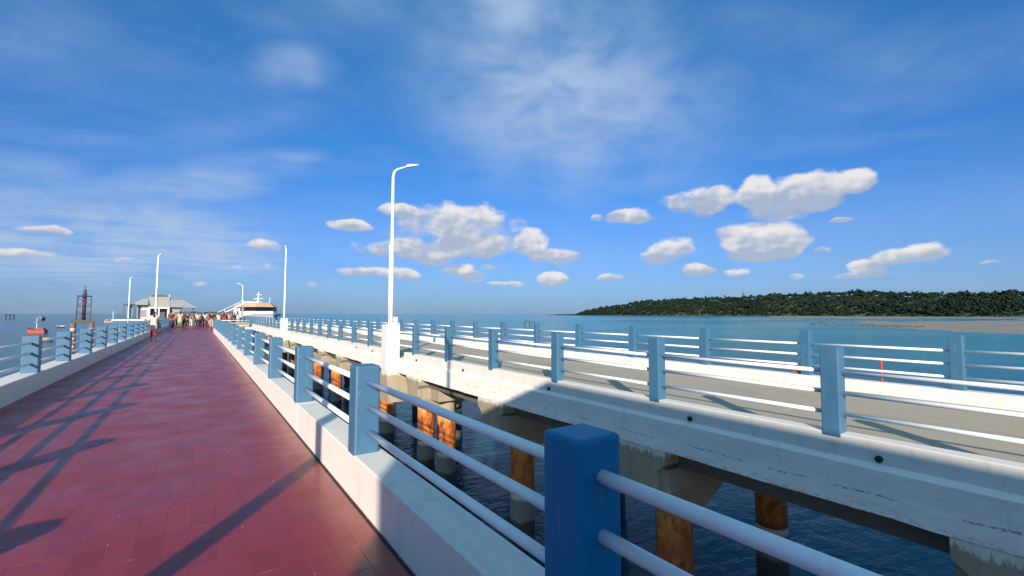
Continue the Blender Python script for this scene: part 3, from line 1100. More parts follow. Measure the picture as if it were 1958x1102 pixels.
pier_y = [0.80, 5.55, 10.45, 15.75, 21.4, 26.3, 31.0, 36.5, 42.0, 47.5, 53.0, 59.0]
pier_lab = ['shaded concrete pier under the road at the bottom right corner',
            'shaded concrete pier with a dark rusty pile right behind the big blue foreground post',
            'half sunlit concrete pier with one rusty pile just left of the big blue foreground post',
            'sunlit concrete pier on two orange rust streaked piles standing side by side',
            'pier with a bright orange pile below the nearest lamp plinth',
            'concrete pier hidden mostly behind the second nearest walkway post',
            'pier with an orange pile seen just left of the second nearest walkway post',
            'pier with an orange pile touching the third nearest walkway post',
            'far pier of the road viaduct seen through the rails beyond the third walkway post',
            'pier of the road viaduct under the second lamp plinth, farther off',
            'second to last pier of the road viaduct in the distance', 'last pier of the road viaduct in the distance']
cap_me = make_cap(1.25).mesh('pier_cap', 0.012, 1)
for y, lab in zip(pier_y, pier_lab):
    root = thing('bridge_pier', lab, 'pier', (0, y, 0), 0, 'piers under the road viaduct')
    put('pier_cap', cap_me, M['cap'], root)
    if abs(y - 15.75) < 0.1:
        part('pile_cap', MB().frustum((6.9, 8.3, 0.64, 1.50), -1.52, (6.9, 8.3, 0.64, 1.50), -1.115), M['cap'], root)
        make_pile(root, 7.5, -0.72)
        make_pile(root, 7.5, 1.05)
        make_pile(root, 11.2, 0.0)
        part('pile_cap', MB().frustum((6.9, 8.3, -1.3, -0.64), -1.52, (6.9, 8.3, -1.3, -0.64), -1.115), M['cap'], root)
    else:
        make_pile(root, 7.55, 0)
        make_pile(root, 11.2, 0)

# piers under the walkway itself
WPL = ['plain pier under the red walkway, ' + w for w in ('behind the camera', 'just behind the camera', 'nearest in front of the camera', 'second in front of the camera',
       'third in front of the camera', 'fourth in front of the camera', 'nearest the end of the right railing', 'under the front of the crowd', 'under the back of the crowd')]
wp = None
for k, y in enumerate((-14, -4, 6, 16, 26, 36, 46, 56, 66)):
    if wp is None:
        wp = thing('walkway_pier', WPL[0], 'pier', (0, y, 0), 0, 'piers under the red walkway')
        part('pier_cap', MB().box(XL - 0.2, XR + 0.1, -0.4, 0.4, -1.5, -0.952), M['cap'], wp, 0.012)
        for x in (XL + 0.5, XR - 0.7):
            part('pile', MB().tube([(x, 0, -8), (x, 0, -1.45)], 0.3, 16), M['pile_low'], wp, smooth=True)
    else:
        copy_tree(wp, None, (0, y, 0), None, WPL[k])

# ------------------------------------------------------------------ street lamps
def lamp_parts(root, z0, ztop, arm=0.95, up=0.16):
    pts = [(0, 0, z0), (0, 0, z0 + 1.8), (0, 0, z0 + 3.6), (0, 0, ztop - 0.32), (0.02, 0, ztop - 0.17), (0.07, 0, ztop - 0.04), (0.17, 0, ztop + 0.06), (arm * 0.72, 0, ztop + up * 0.62)]
    part('pole', MB().tube(pts, [0.078, 0.074, 0.068, 0.055, 0.052, 0.048, 0.042, 0.035], 12), M['metal_white'], root, smooth=True)
    hz = ztop + up * 0.62
    head = part('lamp_head', MB().add([(arm * .66, -.04, hz - .02), (arm * .66, .04, hz - .02), (arm * .66, .04, hz + .05), (arm * .66, -.04, hz + .05),
                                       (arm * .80, -.09, hz - .01), (arm * .80, .09, hz - .01), (arm * .80, .07, hz + .09), (arm * .80, -.07, hz + .09),
                                       (arm * 1.22, -.07, hz + .12), (arm * 1.22, .07, hz + .12), (arm * 1.22, .05, hz + .16), (arm * 1.22, -.05, hz + .16)],
                                      [(0, 1, 2, 3), (0, 4, 5, 1), (1, 5, 6, 2), (2, 6, 7, 3), (3, 7, 4, 0), (4, 8, 9, 5), (5, 9, 10, 6), (6, 10, 11, 7), (7, 11, 8, 4), (8, 11, 10, 9)]),
                M['metal_white'], root)
    part('lens', MB().add([(arm * .84, -.07, hz - .012), (arm * .84, .07, hz - .012), (arm * 1.16, .06, hz + .090), (arm * 1.16, -.06, hz + .090),
                           (arm * .84, -.07, hz + .03), (arm * .84, .07, hz + .03), (arm * 1.16, .06, hz + .13), (arm * 1.16, -.06, hz + .13)],
                          [(0, 3, 2, 1), (4, 5, 6, 7), (0, 1, 5, 4), (1, 2, 6, 5), (2, 3, 7, 6), (3, 0, 4, 7)]), M['lamp_glass'], head)
    part('base_plate', MB().box(-0.15, 0.15, -0.15, 0.15, z0, z0 + 0.025), M['metal_white'], root)
    part('conduit', MB().tube([(-0.11, -0.03, z0 + 0.02), (-0.105, -0.03, z0 + 3.2)], 0.022, 8), M['metal_white'], root, smooth=True)
    bx = part('junction_box', MB().box(0.10, 0.24, -0.08, 0.06, z0 + 0.03, z0 + 0.30), M['metal_white'], root, 0.01)
    return root


lamp = thing('street_lamp', 'nearest street lamp on a tall white plinth beside the road, its arm pointing right', 'street lamp', (6.36, 17.72, 0), 0, 'street lamps on the pier')
part('plinth', MB().box(-0.28, 0.27, -0.28, 0.28, -0.66, 1.085), M['kerb_white'], lamp, 0.012, 2)
part('bracket', MB().frustum((-0.24, 0.9, -0.5, 0.5), -1.9, (-0.27, 0.9, -0.32, 0.32), -0.662), M['cap'], lamp)
lamp_parts(lamp, 1.085, 7.34, 0.86, 0.44)
copy_tree(lamp, None, (6.36, 45.0, 0), R(85), 'second street lamp along the road, on the white plinth left of the nearest lamp')
l3 = copy_tree(lamp, None, (6.36, 92.0, 0), PI, 'small distant street lamp in front of the moored ferry')
l3.scale = (1, 1, 0.88)
ll = thing('street_lamp', 'white lamp post on the left kerb of the walkway behind the woman in cream', 'street lamp', (XL - 0.17, 45.4, KT), R(80), 'street lamps on the pier')
lamp_parts(ll, 0, 5.75, 0.7)
copy_tree(ll, None, (-7.0, 73.0, 0.1), None, 'leftmost slender white lamp post beside the grey pavilion')
copy_tree(ll, None, (XL - 0.17, -0.25, KT), None, 'white lamp post on the left kerb beside the camera that casts the thin shadow')

# ------------------------------------------------------------------ hall behind the camera (its shadow falls across the near kerb and the viaduct)
hall = thing('ticket_hall', 'narrow flat roofed ticket hall on the left behind the camera', 'building', (0, 0, 0))
hx0, hx1, hy0, hy1 = -5.2, -3.0, -27.0, -5.6
HT = 5.74
part('wall', MB().box(hx0 + 0.06, hx1 - 0.06, hy0, hy1 - 0.06, -0.1, HT - 0.42), M['wall_white'], hall)
part('roof', MB().box(hx0, hx1, hy0, hy1, HT - 0.42, HT), M['kerb_white'], hall, 0.02)
for y in (-24, -19, -14, -9):
    w = part('window', MB().box(hx1 - 0.08, hx1 - 0.02, y, y + 1.6, 1.0, 2.6), M['wall_grey'], hall)
    part('pane', MB().box(hx1 - 0.02, hx1 - 0.014, y + 0.1, y + 1.5, 1.1, 2.5), M['black_glass'], w)
part('door', MB().box(-4.6, -3.6, hy1 - 0.07, hy1 - 0.02, 0.0, 2.3), M['roof_dark'], hall)
tag(part('platform', MB().box(hx0 - 1, XL - 0.37, hy0 - 1, hy1 + 1.0, -0.5, -0.03), M['concrete']), kind='structure')

# ------------------------------------------------------------------ pier head
mb = MB().box(XL - 6.3, 6.4, WEND, 106, -0.9, -0.01)
mb.box(XR + 0.3, 3.9, yt + 0.15, WEND - 0.004, -0.9, -0.012)
tag(part('pier_head', mb, M['road']), kind='structure')
root = thing('terrace_wall', 'low white wall with a coping along the left edge of the pier head', 'wall', (XL - 6.2, WEND + 0.2, 0))
part('wall', MB().box(0, 5.6, 0, 0.25, -0.01, 0.62), M['post_blue'], root)
part('coping', MB().box(-0.1, 5.7, -0.06, 0.31, 0.62, 0.80), M['kerb_white'], root)
HPL = ['pile holding up the pier head, ' + w for w in ('second from the left under the terrace wall', 'under the left edge beside the leftmost lamp', 'under the left edge before the pavilion',
       'below the cross railing on the walkway side', 'below the cross railing on the road side', 'under the right edge below the boarding platform', 'at the far right corner beside the ferry')]
hp = None
for (x, y) in ((-8.2, 76), (-5.2, 76), (-8.2, 90), (-8.2, 104), (2.0, 48.5), (3.5, 48.5), (5.8, 92), (5.8, 103)):
    if hp is None:
        hp = tag(part('support_pile', MB().tube([(0, 0, -8), (0, 0, -0.9)], 0.35, 14), M['pile_low'], smooth=True, loc=(x, y, 0)),
                 'pile holding up the pier head, leftmost under the terrace wall', 'pile', 'piles under the pier head')
    else:
        o = hp.copy()
        COL.objects.link(o)
        o.location = (x, y, 0)
        o['label'] = HPL.pop(0)

# pavilion
pv = thing('pavilion', 'grey pavilion with a raised front and sloping side roofs at the end of the walkway', 'building', (-5.4, 97, 0))
part('front_wall', MB().box(-1.40, 1.40, 0, 3.0, 2.62, 4.35).box(-1.40, -1.1, 0, 3.0, 0, 2.62).box(1.1, 1.4, 0, 3.0, 0, 2.62), M['wall_grey'], pv)
part('portal_frame', MB().box(-1.42, 1.42, -0.12, 0.0, 2.36, 2.62).box(-1.42, -1.16, -0.12, 0.0, 0, 2.36).box(1.16, 1.42, -0.12, 0.0, 0, 2.36), M['wall_white'], pv)
part('column', MB().box(-0.09, 0.09, -0.1, 0.0, 0, 2.36), M['wall_white'], pv)
part('interior', MB().box(-1.1, 1.1, 1.2, 1.3, 0, 2.62), M['roof_dark'], pv)
part('roof', MB().prism([(-1.1, 4.37), (1.25, 4.37), (1.0, 4.62), (0.35, 4.74), (-0.35, 4.74), (-0.9, 4.62)], 'y', 0.1, 3.0), M['roof_dark'], pv)
part('parapet_post', MB().box(1.28, 1.40, -0.02, 0.2, 4.36, 4.75), M['wall_white'], pv)
part('right_wing', MB().box(1.42, 3.0, 0.4, 5, 0, 3.0), M['wall_grey'], pv)
part('right_roof', MB().add([(1.42, 0.2, 3.9), (3.3, 0.2, 3.85), (5.2, -0.4, 2.62), (1.42, -0.4, 2.75), (1.42, 5, 3.9), (3.3, 5, 3.85), (5.2, 5.4, 2.62), (1.42, 5.4, 2.75), (5.2, -0.4, 2.50), (1.42, -0.4, 2.62), (5.2, 5.4, 2.5), (1.42, 5.4, 2.62)],
                            [(0, 1, 2, 3), (0, 4, 5, 1), (1, 5, 6, 2), (4, 7, 6, 5), (3, 2, 8, 9), (2, 6, 10, 8), (6, 7, 11, 10), (9, 8, 10, 11), (0, 3, 7, 4), (3, 9, 11, 7)]), M['roof_grey'], pv)
for x in (3.1, 4.7):
    part('column', MB().box(x - 0.1, x + 0.1, 0.0, 0.2, 0, 2.55), M['roof_dark'], pv)
part('left_wing', MB().box(-2.9, -1.42, 0.4, 5, 0, 2.9), M['wall_grey'], pv)
lw = part('window_frame', MB().box(-2.55, -1.5, 0.30, 0.4, 0.7, 2.35), M['wall_white'], pv)
part('pane', MB().box(-2.4, -1.62, 0.27, 0.30, 0.9, 2.15), M['roof_grey'], lw)
part('left_roof', MB().add([(-1.42, 0, 4.05), (-2.2, 0, 3.95), (-3.6, -0.4, 2.95), (-1.42, -0.4, 2.95), (-1.42, 5, 4.05), (-2.2, 5, 3.95), (-3.6, 5.4, 2.95), (-1.42, 5.4, 2.95)],
                           [(0, 1, 2, 3), (0, 4, 5, 1), (1, 5, 6, 2), (4, 7, 6, 5), (3, 2, 6, 7), (0, 3, 7, 4)]), M['roof_grey'], pv)
part('canopy', MB().box(-4.6, -3.3, -0.6, 3, 2.98, 3.12), M['roof_dark'], pv)
for x in (-4.45, -3.2, -3.0):
    part('column', MB().box(x - 0.06, x + 0.06, -0.45, -0.33, 0, 2.98), M['roof_dark'], pv)
part('glass_panel', MB().box(-4.2, -3.5, 0.6, 0.64, 0.9, 2.98), M['teal_glass'], pv)

# ferry
fy = thing('ferry', 'white passenger ferry with a dark wraparound bridge window moored at the pier head', 'ferry', (12.7, 104, WATER), R(15))
fy.scale = (0.9, 0.9, 1.0)
sect = [(0.0, 0.05, 6.1, 0.05), (1.2, 1.5, 6.3, 0.5), (3.0, 2.9, 6.3, 1.4), (5.5, 3.8, 6.0, 2.6), (9, 4.1, 5.3, 3.3), (16, 4.2, 5.0, 3.6), (22, 4.1, 4.9, 3.5)]
vs, fs = [], []
for s, w, zd, wb in sect:
    vs += [(-w, s, zd), (-(w + wb) / 2 * 0.98, s + 0.3, 2.4), (-wb, s + 0.5, -0.4), (wb, s + 0.5, -0.4), ((w + wb) / 2 * 0.98, s + 0.3, 2.4), (w, s, zd)]
for i in range(len(sect) - 1):
    for k in range(6):
        a, b = i * 6 + k, i * 6 + (k + 1) % 6
        fs.append((a, b, b + 6, a + 6))
fs += [(5, 4, 3, 2, 1, 0), tuple(range(len(vs) - 6, len(vs)))]
part('hull', MB().add(vs, fs), M['ship_hull'], fy)


def deckhouse(y0, y1, w, z0, z1, rake, nose=0.55, shr=0.25):
    pr = [(-w, y0 + 1.6), (-w * nose, y0), (w * nose, y0), (w, y0 + 1.6), (w, y1), (-w, y1)]
    v = [(x, y, z0) for x, y in pr] + [(x * (1 - shr / w), y + (rake if y < y0 + 2 else 0), z1) for x, y in pr]
    n = 6
    return MB().add(v, [(i, (i + 1) % n, n + (i + 1) % n, n + i) for i in range(n)] + [tuple(range(5, -1, -1)), tuple(range(6, 12))])


part('superstructure', deckhouse(4.4, 14, 3.75, 5.2, 6.85, 0.7), M['ship_white'], fy)
part('bridge_window', deckhouse(5.05, 10, 3.53, 6.852, 7.70, 0.35, 0.55, 0.12), M['black_glass'], fy)
part('rear_cabin', deckhouse(10.01, 14, 3.54, 6.853, 7.70, 0.0), M['ship_white'], fy)
part('roof', deckhouse(4.9, 14, 3.72, 7.702, 8.6, 1.2, 0.55, 0.9), M['tan_roof'], fy)
part('upper_cabin', MB().box(-1.6, 1.6, 10.5, 13.5, 8.602, 8.95), M['ship_white'], fy)
ms = part('mast', MB().tube([(0, 9, 8.5), (0, 8.8, 9.7), (0, 8.7, 11.0)], [0.35, 0.16, 0.07], 8).tube([(-1.0, 8.9, 9.45), (1.1, 8.9, 9.6)], 0.08, 6), M['metal_white'], fy)
part('radar', MB().box(-0.55, 0.55, 8.5, 8.75, 10.3, 10.44), M['metal_white'], ms)
part('antenna', MB().tube([(2.3, 8, 8.1), (2.3, 8, 9.9)], 0.05, 6), M['metal_white'], fy)
for x, y in ((-3.40, 3.4), (-4.05, 6.6)):
    part('anchor_pocket', MB().box(x - 0.12, x + 0.9, y, y + 0.9, 4.5, 4.9), M['boat_dark'], fy)
for k in range(4):
    part('rub_rail', MB().tube([(sect[2 + k][1] + 0.02, sect[2 + k][0], sect[2 + k][2] - 0.1), (sect[3 + k][1] + 0.02, sect[3 + k][0], sect[3 + k][2] - 0.1)], 0.08, 6), M['ship_white'], fy)

gw = thing('gangway', 'pale gangway sloping up from the crowd to the ferry', 'gangway', (0.9, 90, 0))
part('ramp', MB().add([(0, 0, 0), (5.6, 0, 3.2), (5.6, 1.2, 3.2), (0, 1.2, 0), (0, 0, 0.16), (5.6, 0, 3.36), (5.6, 1.2, 3.36), (0, 1.2, 0.16)],
                      [(0, 3, 2, 1), (4, 5, 6, 7), (0, 1, 5, 4), (1, 2, 6, 5), (2, 3, 7, 6), (3, 0, 4, 7)]), M['wall_white'], gw)
for y in (0.06, 1.14):
    part('handrail', MB().tube([(0.1, y, 0.7), (5.5, y, 3.8)], 0.022, 6).tube([(0.1, y, 0.05), (0.1, y, 0.7)], 0.02, 6).tube([(2.8, y, 1.6), (2.8, y, 2.25)], 0.02, 6).tube([(5.5, y, 3.2), (5.5, y, 3.8)], 0.02, 6), M['metal_white'], gw)
part('support', MB().box(5.3, 5.5, 0.1, 1.1, -0.01, 3.0), M['wall_grey'], gw)

# ------------------------------------------------------------------ beacon on its dolphin
bc = thing('beacon_tower', 'dark lattice beacon tower on a piled concrete platform in the sea', 'beacon', (-14.4, 95, 0), R(8))
part('platform', MB().box(-1.35, 1.3, -1.2, 1.2, 0.10, 0.55), M['slab_green'], bc, 0.03)
for x, y in ((-1.1, -0.9), (0.95, -0.9), (-1.1, 0.9), (0.95, 0.9)):
    p = part('pile', MB().tube([(x, y, -8), (x, y, 0.1)], 0.30, 12), M['pile_brown'], bc, smooth=True)
    for z in (-0.9, -2.3, -3.5):
        part('band', MB().tube([(x, y, z - 0.22), (x, y, z + 0.22)], 0.312, 12), M['pile_pale'], p, smooth=True)
for sx in (-1, 1):
    for sy in (-1, 1):
        part('leg', MB().tube([(sx * 0.82 - 0.05, sy * 0.7, 0.5), (sx * 0.74, sy * 0.6, 4.25)], 0.065, 6), M['iron_dark'], bc)
for z in (1.6, 2.75, 4.2):
    part('ring_beam', MB().tube([(-0.8, -0.65, z), (0.8, -0.65, z), (0.8, 0.65, z), (-0.8, 0.65, z), (-0.8, -0.65, z)], 0.04 if z < 4 else 0.08, 6), M['iron_dark'], bc)
for s in (-1, 1):
    for z in (0.6, 1.7, 2.8):
        part('brace', MB().tube([(-0.8 * s, -0.66, z), (0.8 * s, -0.64, z + 1.1)], 0.025, 5), M['iron_dark'], bc)
part('column', MB().tube([(0, 0, 0.5), (0, 0, 2.7), (0, 0, 4.5)], [0.24, 0.22, 0.26], 10), M['iron_red'], bc, smooth=True)
lt = part('lantern', MB().tube([(0, 0, 4.5), (0, 0, 4.85), (0, 0, 5.15), (0, 0, 5.3)], [0.22, 0.2, 0.17, 0.04], 10), M['iron_dark'], bc)
part('antenna', MB().tube([(0, 0, 5.2), (0, 0, 5.75)], 0.03, 5).box(-0.12, 0.12, -0.02, 0.02, 5.6, 5.7), M['iron_dark'], lt)

# ------------------------------------------------------------------ boats
def boat(label, px, py, L, hullm, cabm, deckm, rz, mast=True, cab=(0.1, 0.45, 1.0), low=0.0):
    a = bearing(px)
    r = 870 * (EYE - WATER) / (py - 600) / math.cos(a - YAW)
    root = thing('fishing_boat', label, 'boat', (r * math.sin(a), r * math.cos(a), WATER), rz, 'boats on the water left of the walkway')
    root.scale = (1, 1.15, 1.75)
    st = [(-0.5, 0.15, 0.11), (-0.3, 0.165, 0.10), (0.0, 0.17, 0.11), (0.25, 0.14, 0.13), (0.42, 0.07, 0.16), (0.5, 0.008, 0.19)]
    v, f = [], []
    for s, w, h in st:
        v += [(s * L, -w * L, h * L), (s * L * 0.97, -w * L * 0.6, -0.05 * L), (s * L * 0.97, w * L * 0.6, -0.05 * L), (s * L, w * L, h * L)]
    for i in range(len(st) - 1):
        for k in range(4):
            q, b = i * 4 + k, i * 4 + (k + 1) % 4
            f.append((q, b, b + 4, q + 4))
    f += [(0, 1, 2, 3), (23, 22, 21, 20)]
    hu = part('hull', MB().add(v, f), hullm, root)
    part('gunwale', MB().tube([(s * L, -w * L, h * L) for s, w, h in st], 0.012 * L, 5).tube([(s * L, w * L, h * L) for s, w, h in st], 0.012 * L, 5), deckm, hu)
    x0, x1, hh = cab
    c = part('cabin', MB().frustum((-(x1) * L, -(x0) * L, -0.11 * L, 0.11 * L), 0.09 * L, (-(x1 - 0.02) * L, -(x0 + 0.03) * L, -0.10 * L, 0.10 * L), (0.09 + 0.16 * hh) * L), cabm, root)
    part('window', MB().box(-(x1 - 0.04) * L, -(x0 + 0.05) * L, -0.115 * L, 0.115 * L, (0.09 + 0.085 * hh) * L, (0.09 + 0.13 * hh) * L), M['black_glass'], c)
    if mast:
        mm = part('mast', MB().tube([(0.02 * L, 0, 0.1 * L), (0.02 * L, 0, 0.55 * L)], [0.02 * L, 0.012 * L], 6), M['boat_white'], root)
        part('crosstree', MB().tube([(0.02 * L, -0.13 * L, 0.40 * L), (0.02 * L, 0.13 * L, 0.40 * L)], 0.014 * L, 6), M['boat_white'], mm)
    return root


boat('orange red fishing boat with a white mast, seen over the first left post', 74, 637, 5.2, M['boat_red'], M['boat_red'], M['boat_dark'], R(155), True, (0.02, 0.42, 0.55))
boat('small dark boat with a yellow deck just right of the orange red fishing boat', 93, 652, 2.6, M['boat_dark'], M['boat_yellow'], M['boat_yellow'], R(140), False, (-0.25, 0.35, 0.45))
boat('tiny white motor boat between the orange boat and the beacon tower', 119, 627, 3.0, M['timber'], M['boat_white'], M['boat_white'], R(200), False, (-0.1, 0.35, 0.7))
boat('tan wooden fishing boat with a dark stern right of the beacon tower', 217, 617, 8.6, M['boat_tan'], M['boat_tan'], M['boat_dark'], R(15), True, (0.15, 0.42, 0.5))
boat('small dark hulled boat far off, behind the mast of the orange boat', 83, 613, 9.0, M['boat_dark'], M['boat_dark'], M['boat_dark'], R(80), False, (0.1, 0.4, 0.9))


def dolphin(label, px, py, n, w, h):
    a = bearing(px)
    r = 870 * (EYE - WATER) / (py - 600) / math.cos(a - YAW)
    root = thing('mooring_dolphin', label, 'mooring dolphin', (r * math.sin(a), r * math.cos(a), WATER), -a, 'mooring dolphins far out')
    for k in range(n):
        x = w * (k / max(1, n - 1) - 0.5)
        part('pile', MB().tube([(x, 0, -3), (x, 0, h * 0.8)], w * 0.09, 8).tube([(x, w * .4, -3), (x, w * .4, h * 0.8)], w * 0.09, 8), M['timber'], root)
    part('cap', MB().box(-w * 0.6, w * 0.6, -w * 0.15, w * 0.55, h * 0.8, h), M['timber'], root)


dolphin('dark mooring dolphin far out at the left edge of the sea', 21, 611, 3, 6.0, 5.6)
dolphin('pair of dark timber piles in the sea left of the island tip', 1008, 625, 2, 2.4, 2.9)
dolphin('smaller dark timber piles right beside the pair beyond the road railing', 1019, 624.5, 2, 1.2, 2.6)

# red pole and red marker outside the far kerb
o = tag(part('red_pole', MB().tube([(0, 0, -1.6), (0, 0, 0.52)], 0.024, 8).tube([(-0.04, 0, -1.0), (-0.4, 0, -1.0)], 0.012, 6), M['red_paint'], smooth=True, loc=(RX1 + 0.40, 3.78, 0)),
        'thin red pole standing just outside the far kerb of the road', 'pole')
mk = thing('red_marker', 'small red mooring hook block on top of the far kerb', 'marker', (RX1 - 0.05, 5.35, 0.046))
part('block', MB().box(-0.06, 0.06, -0.07, 0.07, 0, 0.06), M['red_paint'], mk, 0.01)
part('hook', MB().tube([(0, 0, 0.05), (0, 0.02, 0.13), (0, 0.09, 0.17), (0, 0.14, 0.12)], 0.02, 8), M['red_paint'], mk, smooth=True)

# ------------------------------------------------------------------ people
def skin_mesh(name, joints, edges, root=0, sub=1):
    me = D.meshes.new(name + '_skeleton')
    me.from_pydata([j[0] for j in joints], edges, [])
    ob = D.objects.new(name + '_skeleton', me)
    COL.objects.link(ob)
    md = ob.modifiers.new('skin', 'SKIN')
    md.use_smooth_shade = True
    lay = me.skin_vertices[0].data if me.skin_vertices else None
    if lay is None:
        me.attributes.new('skin_vertices', 'FLOAT', 'POINT')
    for i, j in enumerate(joints):
        r = j[1]
        lay[i].radius = r if hasattr(r, '__len__') else (r, r)
        lay[i].use_root = (i == root)
    sb = ob.modifiers.new('sub', 'SUBSURF')
    sb.levels = sub
    bpy.context.view_layer.update()
    dg = bpy.context.evaluated_depsgraph_get()
    out = D.meshes.new_from_object(ob.evaluated_get(dg))
    out.name = name
    D.objects.remove(ob)
    D.meshes.remove(me)
    return out


def figure(pose):
    """joint positions for a 1.68 m adult facing +Y; pose changes arms and legs"""
    st = {'stand': (0.0, 0.0), 'walk': (0.22, -0.20), 'reach': (0.06, -0.04)}[pose]
    J = [((0, 0, 0.93), (0.135, 0.10)), ((0, 0.0, 1.12), (0.125, 0.09)), ((0, -0.01, 1.34), (0.155, 0.095)), ((0, -0.005, 1.455), 0.055),
         ((0, 0.01, 1.53), (0.072, 0.085)), ((0, 0.005, 1.63), (0.068, 0.08))]
    E = [(0, 1), (1, 2), (2, 3), (3, 4), (4, 5)]
    for s, d in ((-1, st[0]), (1, st[1])):
        b = len(J)
        J += [((s * 0.095, 0, 0.86), 0.085), ((s * 0.10, d * 0.45, 0.49), 0.062), ((s * 0.10, d - (0.08 if d < 0 else 0), 0.09 + (0.06 if d < -0.1 else 0)), 0.042), ((s * 0.11, d + 0.13 - (0.08 if d < 0 else 0), 0.035), 0.034)]
        E += [(0, b), (b, b + 1), (b + 1, b + 2), (b + 2, b + 3)]
    for s in (-1, 1):
        b = len(J)
        sw = {'stand': 0.02, 'walk': -0.16 * s * -1, 'reach': 0.0}[pose]
        if pose == 'reach':
            J += [((s * 0.185, 0, 1.385), 0.058), ((s * 0.34, 0.12, 1.50), 0.045), ((s * 0.16, 0.22, 1.66), 0.034), ((s * 0.09, 0.24, 1.70), 0.030)]
        else:
            J += [((s * 0.185, 0, 1.385), 0.058), ((s * 0.235, sw * 0.4, 1.10), 0.045), ((s * 0.25, sw + 0.06, 0.88), 0.033), ((s * 0.25, sw + 0.09, 0.79), 0.034)]
        E += [(2, b), (b, b + 1), (b + 1, b + 2), (b + 2, b + 3)]
    return J, E


POSES = {}
for pose in ('stand', 'walk', 'reach'):
    J, E = figure(pose)
    body = skin_mesh('body', J, E)
    g = 0.018
    top = [(J[0][0], (0.155, 0.125)), (J[1][0], (0.150, 0.115)), (J[2][0], (0.172, 0.118)), ((0, -0.005, 1.42), 0.075)]
    te = [(0, 1), (1, 2), (2, 3)]
    for b in (14, 18):
        k = len(top)
        e = Vector(J[b + 1][0])
        s0 = Vector(J[b][0])
        top += [(tuple(s0), 0.074), (tuple(s0.lerp(e, 0.75)), 0.062)]
        te += [(2, k), (k, k + 1)]
    shirt = skin_mesh('shirt', top, te)
    low = [((0, 0, 0.98), (0.150, 0.118)), ((0, 0, 0.90), (0.158, 0.122))]
    le = [(0, 1)]
    for b in (6, 10):
        k = len(low)
        low += [(J[b][0], 0.098), (J[b + 1][0], 0.078), (tuple(Vector(J[b + 1][0]).lerp(Vector(J[b + 2][0]), 0.92)), 0.062)]
        le += [(1, k), (k, k + 1), (k + 1, k + 2)]
    trousers = skin_mesh('trousers', low, le)
    POSES[pose] = (body, shirt, trousers)
    for me in POSES[pose]:
        me.materials.append(M['skin'])


def hair_mesh(long):
    m = MB().ico((0, -0.012, 1.625), (0.088, 0.100, 0.085), 2)
    if long:
        m.tube([(0, -0.07, 1.62), (0, -0.10, 1.48), (0, -0.105, 1.30)], [0.06, 0.055, 0.025], 8)
    return m.mesh('hair', smooth=True)


HAIR = {0: hair_mesh(False), 1: hair_mesh(True)}
tun = MB().tube([(0, 0, 1.42), (0, 0, 1.30), (0, 0, 1.05), (0, 0, 0.80), (0, 0, 0.50)], [0.10, 0.185, 0.165, 0.205, 0.235], 14)
tun.v = [(x, y * 0.72, z) for x, y, z in tun.v]
TUNIC = tun.mesh('tunic', smooth=True)
face = MB().ico((0, 0.088, 1.545), (0.014, 0.022, 0.022), 1).ico((-0.03, 0.075, 1.575), 0.011, 1).ico((0.03, 0.075, 1.575), 0.011, 1)
FACE = face.mesh('face', smooth=True)
PALE = {'white': (0.70, 0.68, 0.68), 'cream': (0.70, 0.56, 0.46), 'black': (0.018, 0.016, 0.022), 'navy': (0.018, 0.022, 0.07), 'red': (0.42, 0.03, 0.045),
        'maroon': (0.18, 0.015, 0.03), 'pink': (0.62, 0.38, 0.42), 'grey': (0.26, 0.25, 0.26), 'purple': (0.09, 0.045, 0.16), 'yellow': (0.60, 0.54, 0.33),
        'crimson': (0.50, 0.012, 0.06), 'teal': (0.03, 0.16, 0.18), 'brown': (0.10, 0.06, 0.045), 'blue': (0.07, 0.13, 0.35), 'khaki': (0.32, 0.27, 0.18), 'green': (0.05, 0.13, 0.06)}


def person(label, px, Y, top, bottom, pose='stand', rz=0.0, hair=0, tunic=None, z=0.0, h=1.0, bag=None, group='crowd at the end of the walkway'):
    X = Y * math.tan(bearing(px))
    root = thing('person', label, 'person', (X, Y, z), rz, group)
    root.scale = (h, h, h)
    b, s, t = POSES[pose]
    put('body', b, M['skin'], root)
    put('trousers', t, cloth(bottom, PALE[bottom]), root)
    if tunic:
        put('tunic', TUNIC, cloth(tunic, PALE[tunic]), root)
    put('shirt', s, cloth(top, PALE[top]), root)
    put('hair', HAIR[hair], M['hair'], root)
    put('face', FACE, M['skin'], root)
    return root


